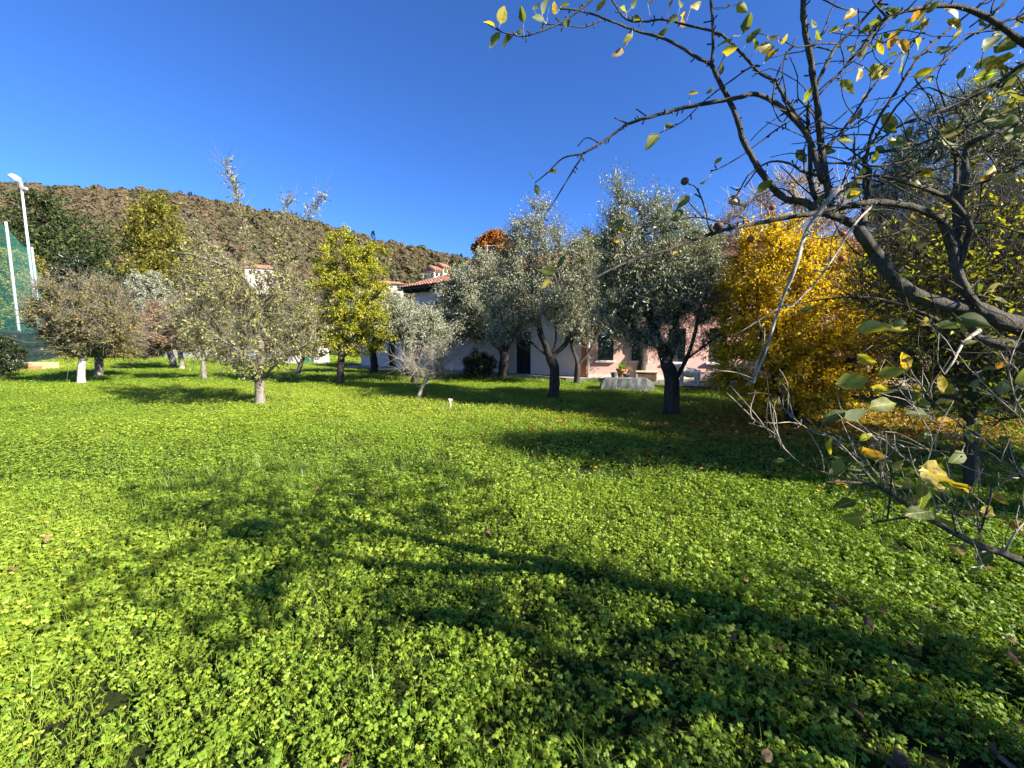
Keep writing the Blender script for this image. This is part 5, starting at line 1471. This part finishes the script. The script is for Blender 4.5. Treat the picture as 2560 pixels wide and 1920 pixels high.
# ------------------------------------------------------------------ apple tree at the right, close to the camera
def near_apple():
    r = np.random.RandomState(101)
    B = Vector((2.45, 1.5, float(hgt(2.45, 1.5))))
    root = empty('apple_tree', B, 'close apple tree reaching in from the right with bare boughs and large yellowing leaves', 'tree', 'apple trees at the right')
    samples = []           # (px, py, d, r) along every traced branch
    def cr(pts, m=5):
        pts = np.array(pts, float); n = len(pts); out = []
        e = np.concatenate([[2 * pts[0] - pts[1]], pts, [2 * pts[-1] - pts[-2]]])
        for i in range(n - 1):
            p0, p1, p2, p3 = e[i], e[i + 1], e[i + 2], e[i + 3]
            for t in np.arange(m) / m:
                out.append(.5 * (2 * p1 + (p2 - p0) * t + (2 * p0 - 5 * p1 + 4 * p2 - p3) * t * t + (3 * p1 - p0 - 3 * p2 + p3) * t ** 3))
        out.append(pts[-1]); return np.array(out)
    def branch(pts, r0, r1, d0, d1, mat=None, spurs=True, name='branch', wob=.5, m=5):
        r0, r1 = r0 * .88, r1 * .9
        n = len(pts); L = np.concatenate([[0], np.cumsum(np.hypot(*np.diff(np.array(pts, float), axis=0).T))]); L /= L[-1]
        ctl = [(p[0], p[1], d0 + (d1 - d0) * t + (r.normal(0, .012) if 0 < k < n - 1 else 0), r0 + (r1 - r0) * t ** .8) for k, (p, t) in enumerate(zip(pts, L))]
        c = cr(ctl, m)
        c[1:-1, :2] += r.normal(0, wob, (len(c) - 2, 2)) * np.minimum(c[1:-1, 3:4] * .3, 1)
        P3 = [at(q[0], q[1], q[2]) - B for q in c]
        rad = [max(q[3], .8) / FPX * q[2] * (1 + r.normal(0, .05)) for q in c]
        mb = MB(); mb.tube(P3, rad, 10 if r0 > 9 else (7 if r0 > 3.5 else 5))
        # buds and spurs
        if spurs:
            tot = np.hypot(*np.diff(c[:, :2], axis=0).T).sum()
            for k in range(int(tot / 34)):
                i = r.randint(0, len(c) - 1); d = P3[min(i + 1, len(P3) - 1)] - P3[max(i - 1, 0)]; d.normalize()
                s = Vector(r.normal(0, 1, 3)); s = (s - d * s.dot(d)).normalized()
                l = r.uniform(.004, .014) * (1 if r.rand() < .85 else 2.0)
                a = P3[i]; e = a + (s + d * .5).normalized() * (l + rad[i])
                mb.tube([a, (a + e) / 2, e, e + (e - a).normalized() * .003], [.0026, .002, .0026, .001], 5)
        samples.extend([tuple(q) for q in c])
        return mb.build(name, mat or M['bark_near'], root, smooth=True)
    NB = M['bark_near']; TP = M['twig_pale']
    # trunk, beyond the right edge of the view
    mb = MB(); tz = [(0, 0, -.08), (.02, .01, .25), (.0, 0, .7), (-.03, -.02, 1.15), (-.06, -.03, 1.45)]
    mb.tube(tz, [.13, .1, .088, .085, .07], 14); mb.build('trunk', NB, root, smooth=True)
    def link(px, py, d, rp, z):       # limb from the trunk to where it enters the view
        p = at(px, py, d) - B
        a = Vector((-.02, -.01, z)); m = (a + p) / 2 + Vector((0, 0, .04))
        MB().tube([a, m, p], [rp * 1.35, rp * 1.15, rp], 10).build('branch', NB, root, smooth=True)
    link(2600, 838, 1.28, .034, 1.3); link(2600, 872, 1.3, .02, 1.25); link(2600, 1432, 1.25, .018, .75)
    link(2600, 130, 1.35, .011, 1.42); link(2600, 142, 1.4, .008, 1.4); link(2600, 300, 1.3, .009, 1.38)
    # limbs, traced
    branch([(2600, 838), (2560, 818), (2495, 799), (2448, 775), (2377, 763), (2299, 744), (2256, 716), (2220, 677), (2189, 634), (2161, 595), (2142, 564)], 27, 14, 1.28, 1.3)
    branch([(2142, 564), (2095, 544), (2060, 532), (2010, 506), (1961, 496), (1927, 462), (1904, 432), (1878, 388), (1858, 351), (1845, 304), (1824, 253), (1804, 216), (1787, 179), (1777, 159)], 11, 5, 1.3, 1.38)
    branch([(1777, 159), (1740, 142), (1689, 111), (1649, 93), (1605, 81), (1564, 67), (1514, 47), (1480, 35), (1433, 24), (1399, 22)], 4.5, 2, 1.38, 1.5)
    branch([(1778, 165), (1783, 110), (1782, 67), (1777, -15)], 4, 3.4, 1.38, 1.38)
    branch([(2080, 540), (2076, 506), (2062, 422), (2052, 354), (2044, 270), (2034, 202), (2025, 135), (2013, 78), (2008, 20), (2012, -30)], 9, 6.5, 1.3, 1.3)
    branch([(2060, 530), (2030, 470), (2024, 350), (2020, 305), (2020, 262)], 7, 4, 1.34, 1.36)
    branch([(2058, 452), (2049, 432), (2029, 365), (2008, 324), (1975, 287), (1928, 251), (1884, 235), (1860, 240), (1818, 250), (1740, 263), (1672, 280), (1622, 294), (1571, 310), (1531, 337), (1494, 363), (1456, 385)], 8, 3, 1.3, 1.45)
    branch([(1456, 385), (1408, 395), (1365, 435), (1338, 456)], 2.6, 1.4, 1.45, 1.48)
    branch([(1460, 383), (1433, 425), (1402, 476), (1384, 506), (1362, 537), (1365, 553)], 2.6, 1.5, 1.45, 1.45)
    branch([(1571, 310), (1540, 296), (1538, 296)], 2.2, 1.6, 1.44, 1.44, spurs=False); branch([(1622, 294), (1590, 272)], 2, 1.5, 1.42, 1.42, spurs=False); branch([(1500, 358), (1467, 344), (1444, 366)], 2, 1.2, 1.45, 1.45, spurs=False)
    branch([(1487, -8), (1446, 27), (1402, 57), (1352, 78), (1311, 91), (1280, 86), (1250, 78), (1212, 55)], 3, 1.3, 1.4, 1.42)
    branch([(1505, 50), (1460, 68), (1420, 64), (1365, 60)], 1.8, 1.2, 1.44, 1.42)
    branch([(2049, 420), (2019, 341), (1995, 297), (1961, 243), (1941, 206), (1899, 182), (1858, 138), (1818, 98), (1790, 81), (1713, 62), (1656, 49), (1612, 54), (1564, 47), (1527, -5)], 5, 2, 1.34, 1.5)
    branch([(1964, 250), (1941, 206)], 4, 3.5, 1.34, 1.36)
    branch([(2040, 215), (2062, 169), (2090, 118), (2130, 78), (2211, -10)], 4.5, 3.4, 1.3, 1.35)
    branch([(2600, 130), (2559, 108), (2501, 64), (2434, 27), (2360, 14), (2265, 27), (2218, 44), (2194, 67), (2157, 115), (2110, 169), (2049, 236)], 8, 2.4, 1.35, 1.3)
    branch([(2076, 364), (2130, 294), (2170, 233), (2221, 172), (2282, 105), (2326, 54)], 3.4, 1.8, 1.3, 1.4)
    branch([(2160, 470), (2164, 405), (2184, 321), (2231, 243), (2299, 142), (2380, 67), (2474, -5)], 4.6, 2.4, 1.32, 1.4)
    branch([(2180, 360), (2197, 331), (2255, 250), (2326, 182), (2420, 94), (2501, 57), (2600, 30)], 3.2, 3, 1.32, 1.4)
    branch([(2600, 142), (2559, 159), (2501, 202), (2434, 240), (2349, 277), (2258, 310), (2170, 371), (2120, 400)], 6, 2.2, 1.4, 1.32)
    branch([(2060, 412), (2076, 408), (2130, 412), (2164, 435)], 3, 3.4, 1.3, 1.32)
    branch([(2448, 775), (2408, 716), (2389, 662), (2380, 622), (2357, 556), (2354, 548)], 13, 10, 1.28, 1.25)
    branch([(2395, 670), (2416, 607), (2424, 564), (2381, 503), (2332, 479), (2265, 456), (2197, 439), (2130, 445)], 9, 3.4, 1.27, 1.2)
    branch([(2354, 548), (2291, 521), (2205, 505), (2142, 509), (2095, 522), (2032, 534), (1969, 544), (1907, 556), (1828, 571), (1774, 587), (1707, 609), (1654, 630), (1589, 647), (1540, 668), (1475, 701), (1460, 716)], 10, 2.5, 1.25, 1.12)
    branch([(1472, 703), (1456, 708), (1407, 702), (1385, 706)], 2, 1.2, 1.12, 1.1); branch([(1585, 648), (1570, 625), (1560, 612)], 1.8, 1.2, 1.13, 1.13, spurs=False); branch([(1490, 690), (1478, 680)], 1.5, 1.2, 1.12, 1.12, spurs=False)
    branch([(2105, 470), (2095, 474), (2064, 509), (2032, 552), (2009, 595), (1989, 669), (1962, 732), (1934, 811), (1915, 877), (1891, 936), (1883, 959)], 7, 2.6, 1.12, 1.02, TP)
    branch([(2190, 506), (2173, 521), (2134, 564), (2095, 626), (2071, 662), (2040, 705), (1981, 764), (1954, 767), (1907, 795), (1848, 832)], 3.8, 1.4, 1.22, 1.0, TP)
    branch([(2345, 800), (2299, 779), (2220, 752), (2142, 742), (2064, 748), (1966, 764)], 4, 1.4, 1.22, 1.1)
    branch([(2600, 872), (2560, 866), (2495, 857), (2440, 842), (2430, 800)], 17, 11, 1.3, 1.28)
    branch([(2448, 826), (2408, 858), (2385, 901), (2361, 936)], 5.5, 2, 1.25, 1.1, TP)
    branch([(2390, 640), (2400, 527), (2413, 440), (2417, 371), (2468, 338), (2560, 304), (2600, 300)], 9, 6, 1.27, 1.3)
    branch([(2388, 600), (2387, 506), (2390, 405), (2380, 371)], 6.5, 4.5, 1.3, 1.34)
    branch([(2150, 575), (2157, 557), (2167, 489), (2174, 422)], 10, 6, 1.3, 1.32)
    branch([(2174, 425), (2164, 388), (2265, 371), (2349, 341), (2420, 310), (2520, 280)], 4.5, 3, 1.32, 1.36)
    branch([(2170, 470), (2299, 429), (2380, 368), (2434, 297), (2501, 219), (2560, 150)], 4, 2.2, 1.33, 1.42)
    branch([(2390, 405), (2470, 380), (2560, 330)], 3.4, 2.4, 1.34, 1.4); branch([(2410, 470), (2500, 440), (2570, 400)], 3.6, 2.4, 1.28, 1.25); branch([(2400, 560), (2480, 560), (2570, 590)], 3, 2, 1.28, 1.2)
    branch([(2050, 440), (2008, 429), (1978, 410), (1938, 403), (1900, 418), (1860, 469)], 4.2, 1.6, 1.3, 1.36)
    branch([(1895, 420), (1868, 442), (1848, 479), (1830, 500)], 2.4, 1.4, 1.34, 1.34); branch([(1848, 479), (1826, 468)], 1.6, 1.2, 1.34, 1.34, spurs=False)
    branch([(1780, 583), (1770, 557), (1760, 513), (1740, 469), (1722, 460)], 3, 1.6, 1.16, 1.2)
    branch([(1850, 566), (1794, 553), (1740, 543), (1683, 553)], 2.4, 1.4, 1.18, 1.2); branch([(1760, 545), (1735, 520), (1722, 505)], 1.6, 1.2, 1.18, 1.2, spurs=False)
    branch([(2029, 263), (1995, 290), (1941, 324), (1860, 385), (1800, 420), (1778, 428)], 2.6, 1.4, 1.34, 1.4); branch([(1899, 165), (1875, 169), (1804, 219), (1757, 256), (1706, 304), (1650, 332)], 2.4, 1.2, 1.36, 1.38)
    branch([(1787, 190), (1820, 120), (1832, 90)], 1.6, 1.2, 1.38, 1.4, spurs=False); branch([(1990, 250), (1955, 305), (1925, 250)], 2, 1.3, 1.34, 1.34); branch([(1930, 250), (1945, 180), (1992, 90)], 2.2, 1.5, 1.34, 1.36)
    # low bough with pale twigs
    branch([(2600, 1432), (2560, 1408), (2510, 1384), (2440, 1361), (2391, 1335), (2341, 1308), (2291, 1278), (2241, 1245), (2192, 1215), (2125, 1205), (2059, 1205)], 14, 2.2, 1.25, 1.2)
    low = [([(2300, 1285), (2274, 1292), (2192, 1305), (2180, 1310)], 4.5, 3), ([(2218, 1301), (2228, 1215), (2225, 1165)], 3.5, 2.4),
           ([(2130, 1206), (2060, 1180), (2019, 1172), (1986, 1146), (1943, 1106), (1910, 1066), (1873, 1043)], 3, 1.3), ([(2192, 1212), (2130, 1140), (2079, 1093), (2039, 1083), (1993, 1053), (1959, 1020), (1946, 993)], 3, 1.2),
           ([(2444, 1345), (2457, 1308), (2467, 1275), (2477, 1235), (2480, 1190)], 4.5, 2), ([(2452, 1320), (2424, 1308), (2395, 1283), (2380, 1230)], 3, 1.5), ([(2480, 1370), (2440, 1390), (2457, 1414), (2427, 1418)], 3, 2),
           ([(2240, 1244), (2215, 1160), (2200, 1120), (2205, 1080)], 3.4, 1.6), ([(2213, 1150), (2240, 1120)], 1.8, 1.4), ([(2160, 1208), (2140, 1150), (2128, 1085)], 2.6, 1.3), ([(2580, 1175), (2530, 1190), (2503, 1212), (2470, 1240)], 4, 2.5),
           ([(2510, 1384), (2540, 1330), (2575, 1290)], 4, 3), ([(2341, 1308), (2330, 1240), (2290, 1180), (2270, 1120)], 3.2, 1.4), ([(2391, 1335), (2370, 1260), (2310, 1180), (2250, 1140), (2200, 1118)], 3.4, 1.3),
           ([(2600, 1260), (2540, 1170), (2480, 1110), (2400, 1060), (2330, 1000), (2290, 950)], 4, 1.4), ([(2600, 1180), (2560, 1060), (2500, 1000), (2460, 960), (2440, 930)], 3.6, 1.5), ([(2600, 1090), (2540, 1000), (2520, 920), (2500, 880)], 3.6, 1.6),
           ([(2540, 1170), (2450, 1140), (2370, 1130), (2290, 1120), (2215, 1112)], 2.6, 1.2), ([(2600, 1000), (2560, 960), (2530, 900), (2540, 850)], 3, 1.6), ([(2480, 1110), (2430, 1090), (2360, 1080), (2330, 1040), (2310, 1000)], 2.4, 1.2),
           ([(2310, 1180), (2330, 1100), (2300, 1040), (2280, 1010)], 2.2, 1.2), ([(2290, 1278), (2230, 1230), (2180, 1170), (2130, 1130)], 2.4, 1.2)]
    for pts, a, b in low: branch(pts, a * .8, b * .8, 1.25 + r.uniform(-.12, .12), 1.2 + r.uniform(-.15, .2), TP if r.rand() < .6 else NB)
    low_s = [s for s in samples if s[1] > 880]
    for k in range(165):              # fine upright side twigs of the low bough
        s = low_s[r.randint(len(low_s))]; an = r.uniform(1.2, 2.9); L = r.uniform(30, 150)
        p = [(s[0], s[1])]; 
        for q in range(3): an += r.normal(0, .22); p.append((p[-1][0] + math.cos(an) * L / 3, p[-1][1] - math.sin(an) * L / 3))
        branch(p, 1.5, .9, s[2], s[2] + r.normal(0, .06), TP if r.rand() < .6 else NB, spurs=False, name='twig', m=2)
    up_s = [s for s in samples if s[1] < 860 and s[0] > 1980]
    for k in range(150):
        s = up_s[r.randint(len(up_s))]; an = r.uniform(-.6, 3.6); L = r.uniform(50, 230)
        p = [(s[0], s[1])]
        for q in range(4): an += r.normal(0, .4); p.append((p[-1][0] + math.cos(an) * L / 4, p[-1][1] - math.sin(an) * L / 4))
        branch(p, min(2.4, max(s[3] * .6, 1.2)), 1.1, s[2], s[2] + r.normal(0, .08), NB, spurs=False, name='twig', m=2)
    # leaf blades
    def blade(k):
        nx, ny = 7, 5
        curl, fold, tw, wv = r.uniform(-.3, .55), r.uniform(.1, .5), r.normal(0, .35), r.uniform(.01, .05)
        wid = r.uniform(.4, .62)
        V, F = [], []
        for i in range(nx):
            t = i / (nx - 1)
            wd = wid * (math.sin(math.pi * (t ** .8) * .97 + .05) ** .85) * .5 + .004
            for j in range(ny):
                u = j / (ny - 1) * 2 - 1
                x = t + .02 * abs(u); y = u * wd * (1 + .06 * r.normal()); z = fold * abs(u) * wd - curl * (t - .1) ** 2 + wv * math.sin(t * 9 + u * 3)
                a = tw * t; V.append((x, y * math.cos(a) - z * math.sin(a), y * math.sin(a) + z * math.cos(a)))
        for i in range(nx - 1):
            for j in range(ny - 1): F.append((i * ny + j, (i + 1) * ny + j, (i + 1) * ny + j + 1, i * ny + j + 1))
        return np.array(V), np.array(F)
    bl = {}
    for key, mat in (('g', M['leaf_near']), ('y', M['leaf_near_yellow']), ('b', M['leaf_dry'])):
        bl[key] = []
        for k in range(7):
            V, F = blade(k); o = mesh_np('leaf', V, [F], mat, smooth=True, link=False); bl[key].append(o.data); bpy.data.objects.remove(o)
    S = np.array(samples)
    stalks = MB()
    count = [0]
    def leaf(bx, by, tx, ty, key):
        d2 = (S[:, 0] - bx) ** 2 + (S[:, 1] - by) ** 2; i = int(d2.argmin()); s = S[i]
        d = s[2] + r.normal(0, .015)
        a = at(bx, by, d); L2 = math.hypot(tx - bx, ty - by)
        b = at(tx, ty, d + r.normal(0, .35) * L2 / FPX * d)
        ax = (b - a); L = ax.length; ax.normalize()
        view = (Vector((0, 0, CAM_H)) - a).normalized()
        n = view * r.choice([-1, 1]) + Vector(r.normal(0, .55, 3)); n = (n - ax * n.dot(ax)).normalized()
        if n.z < 0 and r.rand() < .7: n = -n
        y = n.cross(ax)
        o = bpy.data.objects.new('leaf', bl[key][r.randint(7)]); COL.objects.link(o); o.parent = root
        Mx = Matrix((ax, y, n)).transposed().to_4x4(); Mx.translation = a - B
        o.matrix_local = Mx @ Matrix.Diagonal((L, L, L, 1))
        count[0] += 1
        if d2[i] < 130 ** 2:
            q = at(s[0], s[1], s[2])
            m = (q + a) / 2 + Vector((0, 0, -.004))
            stalks.tube([q - B, m - B, a - B + ax * L * .05], [.0011, .0009, .0009], 4)
    Z6 = lambda x, y: (1200 + x * .3375, y * .3375); Z7 = lambda x, y: (1860 + x * .3375, y * .3375)
    Z4 = lambda x, y: (1350 + x * .3797, 450 + y * .3797); Z5 = lambda x, y: (1750 + x * .3919, 450 + y * .3919); Z8 = lambda x, y: (1860 + x * .3316, 950 + y * .3316)
    data = [(Z6, 'g', [(110,195,30,140),(150,180,180,40),(150,240,60,350),(250,250,155,345),(270,250,315,225),(320,170,310,45),(470,140,390,125),(480,160,460,215),(455,105,480,0),(500,130,515,40),(600,40,660,30),(390,70,440,30),(650,140,640,220),(1090,100,1060,40),(1120,60,1160,0),(1110,150,1180,130),(1130,250,1065,315),(1310,265,1410,215),(1420,110,1430,200),(1955,250,2010,110),(1975,320,2070,210),(2050,370,2040,290),(1755,340,1860,290),(1790,390,1900,340),(1780,560,1800,460),(1730,650,1675,695),(1320,990,1240,1080),(1365,930,1430,930),(390,1330,365,1275),(410,1365,440,1460),(580,1275,500,1250),(1735,1215,1790,1165),(1705,1300,1660,1385),(1550,1445,1450,1530),(1505,1560,1435,1630),(1400,60,1420,0),(1480,60,1500,-30),(1900,30,1990,80)]),
            (Z6, 'y', [(550,110,550,10),(860,80,930,0),(1480,180,1575,100),(1240,30,1290,0),(1560,50,1630,20),(1820,60,1880,15),(1545,690,1615,685)]), (Z6, 'b', [(1840,1500,2010,1470),(1070,370,1000,400)]),
            (Z4, 'g', [(120,580,165,485),(100,610,5,600),(215,560,310,500),(270,540,300,565),(480,320,555,245),(975,100,890,180),(945,205,875,275),(1000,350,1070,340)]), (Z4, 'y', [(80,670,0,720),(515,310,560,355),(480,385,545,410),(870,490,910,475)]),
            (Z7, 'g', [(500,200,540,130),(535,220,550,300),(920,180,1010,150),(860,230,940,210),(1040,60,1150,80),(1340,90,1440,20),(940,600,1080,420),(1000,580,1080,510),(1270,290,1310,360),(1240,430,1300,420),(1250,570,1390,510),(1450,400,1530,300),(1760,360,1860,290),(1860,340,1970,330),(1700,500,1840,430),(1580,590,1640,500),(1690,590,1900,530),(1190,910,1270,820),(1030,930,1130,980),(1450,1020,1660,870),(1770,900,1960,800),(1890,920,2060,900),(440,760,510,640),(390,1110,460,1200),(580,1140,710,1070),(100,1430,210,1320),(1920,590,2070,500),(1740,180,1850,130),(1880,80,1970,10),(1850,260,1950,210),(2000,200,2070,120),(930,350,980,345),(20,320,110,210),(180,300,250,270),(1200,180,1290,120),(1180,980,1260,950),(2000,940,2070,970),(1930,1010,2060,950)]),
            (Z7, 'y', [(810,190,730,185),(1240,170,1290,50),(1350,200,1320,110),(1500,150,1640,190),(1100,230,1080,380),(1780,500,1960,400),(1070,1030,1140,1070),(740,1460,860,1420),(820,1210,880,1180),(1780,1330,1870,1220),(1830,1330,1960,1290),(1150,1320,1210,1330),(100,360,240,340),(150,460,255,360),(270,330,330,250),(2010,1320,2060,1340)]), (Z7, 'b', [(840,880,870,800),(790,920,830,860),(860,1130,900,1070)]),
            (Z5, 'g', [(915,110,1025,75),(1260,600,1340,600),(1630,880,1860,935),(1000,950,1190,930),(1230,910,1330,920),(1000,1110,1120,1180),(1130,1240,1310,1220),(860,1300,1050,1280),(780,1540,950,1460),(920,1520,1060,1470),(1310,1490,1490,1480),(1080,1450,1280,1410),(470,690,550,680),(640,840,720,800),(1180,960,1320,930),(1540,160,1600,150),(1800,1210,1870,1190),(1090,1320,1220,1350)]),
            (Z5, 'y', [(1370,420,1450,410),(1530,1550,1690,1540),(1820,720,1930,660),(1540,1300,1600,1360),(1340,1310,1420,1350),(1500,1420,1580,1400),(1820,710,1880,700)]),
            (Z8, 'g', [(310,600,210,610),(920,640,790,670),(1600,830,1720,850),(840,910,730,930),(1600,890,1530,920),(660,570,760,600),(640,700,730,660),(680,730,720,760),(1120,930,1230,900),(1240,910,1370,860)]), (Z8, 'y', [(1620,830,1350,660),(1420,820,1520,810),(1630,1010,1760,1000),(1780,990,1910,1010),(2030,1050,2090,1150),(1660,1250,1530,1280),(1460,740,1330,730),(1870,850,1980,930),(1240,810,1200,780)]), (Z8, 'b', [(1220,1440,1300,1430)])]
    for Z, key, ls in data:
        for q in ls: leaf(*Z(q[0], q[1]), *Z(q[2], q[3]), key)
    pool = [s for s in samples if s[3] < 4 and s[0] > 2080]
    for k in range(105):
        s = pool[r.randint(len(pool))]; an = r.uniform(0, 6.28); L = r.uniform(22, 50); o = r.uniform(6, 20)
        leaf(s[0] + math.cos(an) * o, s[1] - math.sin(an) * o, s[0] + math.cos(an) * (o + L), s[1] - math.sin(an) * (o + L), 'y' if r.rand() < .3 else 'g')
    stalks.build('leaf_stalks', M['twig_pale'], root)['kind'] = 'stuff'
    # shrivelled fruit
    for px, py, rp, mat in ((1712, 453, 9.5, 'fruit'), (1796, 566, 12, 'fruit'), (1930, 519, 7, 'fruit_red'), (1876, 598, 9, 'fruit_red'), (2107, 585, 7, 'fruit_red'), (2104, 646, 8, 'fruit_red'), (2188, 710, 8, 'fruit')):
        i = int(((S[:, 0] - px) ** 2 + (S[:, 1] - py) ** 2).argmin()); d = S[i][2]
        c = at(px, py, d) - B; q = rp / FPX * d
        prof = [(q * math.sin(a) * (1 - .12 * (a > 2.4)), -q * .92 * math.cos(a)) for a in np.linspace(.12, math.pi - .12, 9)]
        mb = MB().lathe(prof, 12, c); mb.tube([c + Vector((0, 0, q * .8)), at(S[i][0], S[i][1], d) - B], [.0014] * 2, 5)
        mb.build('fruit', M[mat], root, smooth=True)
    # crown above the view: it shades the foreground
    A = lobes_points([((-.35, -.3, 3.3), (1.3, .9, .55)), ((.6, -.9, 2.7), (1.2, 1.0, .8)), ((-.2, -1.2, 2.9), (1.0, .9, .6)), ((.9, .3, 3.0), (1.0, .9, .7))], 420, r)
    P, par, nb = colonize([[(-.05, -.02, 1.4), (.0, -.2, 2.0), (.05, -.4, 2.5)], [(.0, -.2, 2.0), (.5, -.5, 2.4)], [(.0, -.2, 2.0), (-.3, -.3, 2.8)]], A, .15, .22, r, up=.05)
    rad, cnt = radii(P, par, .06, .0025)
    V, F4, F3 = tubes(P, par, rad)
    thin = np.nonzero((rad < .02) & (par >= 0))[0]; n = 1100
    ids = r.choice(thin, n); Sx = P[ids]; D = unit(unit(P[ids] - P[par[ids]]) + r.normal(0, .6, (n, 3)))
    tv, tf, cur = twig_tubes(Sx, D, r.uniform(.1, .3, n), np.full(n, .002), r, .05)
    mesh_np('upper_boughs', np.concatenate([V, tv]), [np.concatenate([F4, tf + len(V)]), F3], NB, smooth=True, parent=root)
    k = 3; C = np.concatenate([cur[1], cur[2], (cur[0] + cur[1]) / 2]); n = len(C)
    L = r.uniform(.05, .085, n)
    lv, lf, m = leaf_faces(C, unit(r.normal(0, 1, (n, 3)) + np.array([0, 0, -.3])), unit(r.normal(0, .6, (n, 3)) + np.array([0, 0, 1])), L, L * .55, .2, 3)
    o = mesh_np('upper_leaves', lv, [lf], M['leaf_apple'], face_attr=np.repeat(np.clip(r.normal(.5, .2, n), 0, 1), m), parent=root)
    o['kind'] = 'stuff'
    print('near leaves', count[0])
near_apple()

ground_cover()
grass()
fallen()
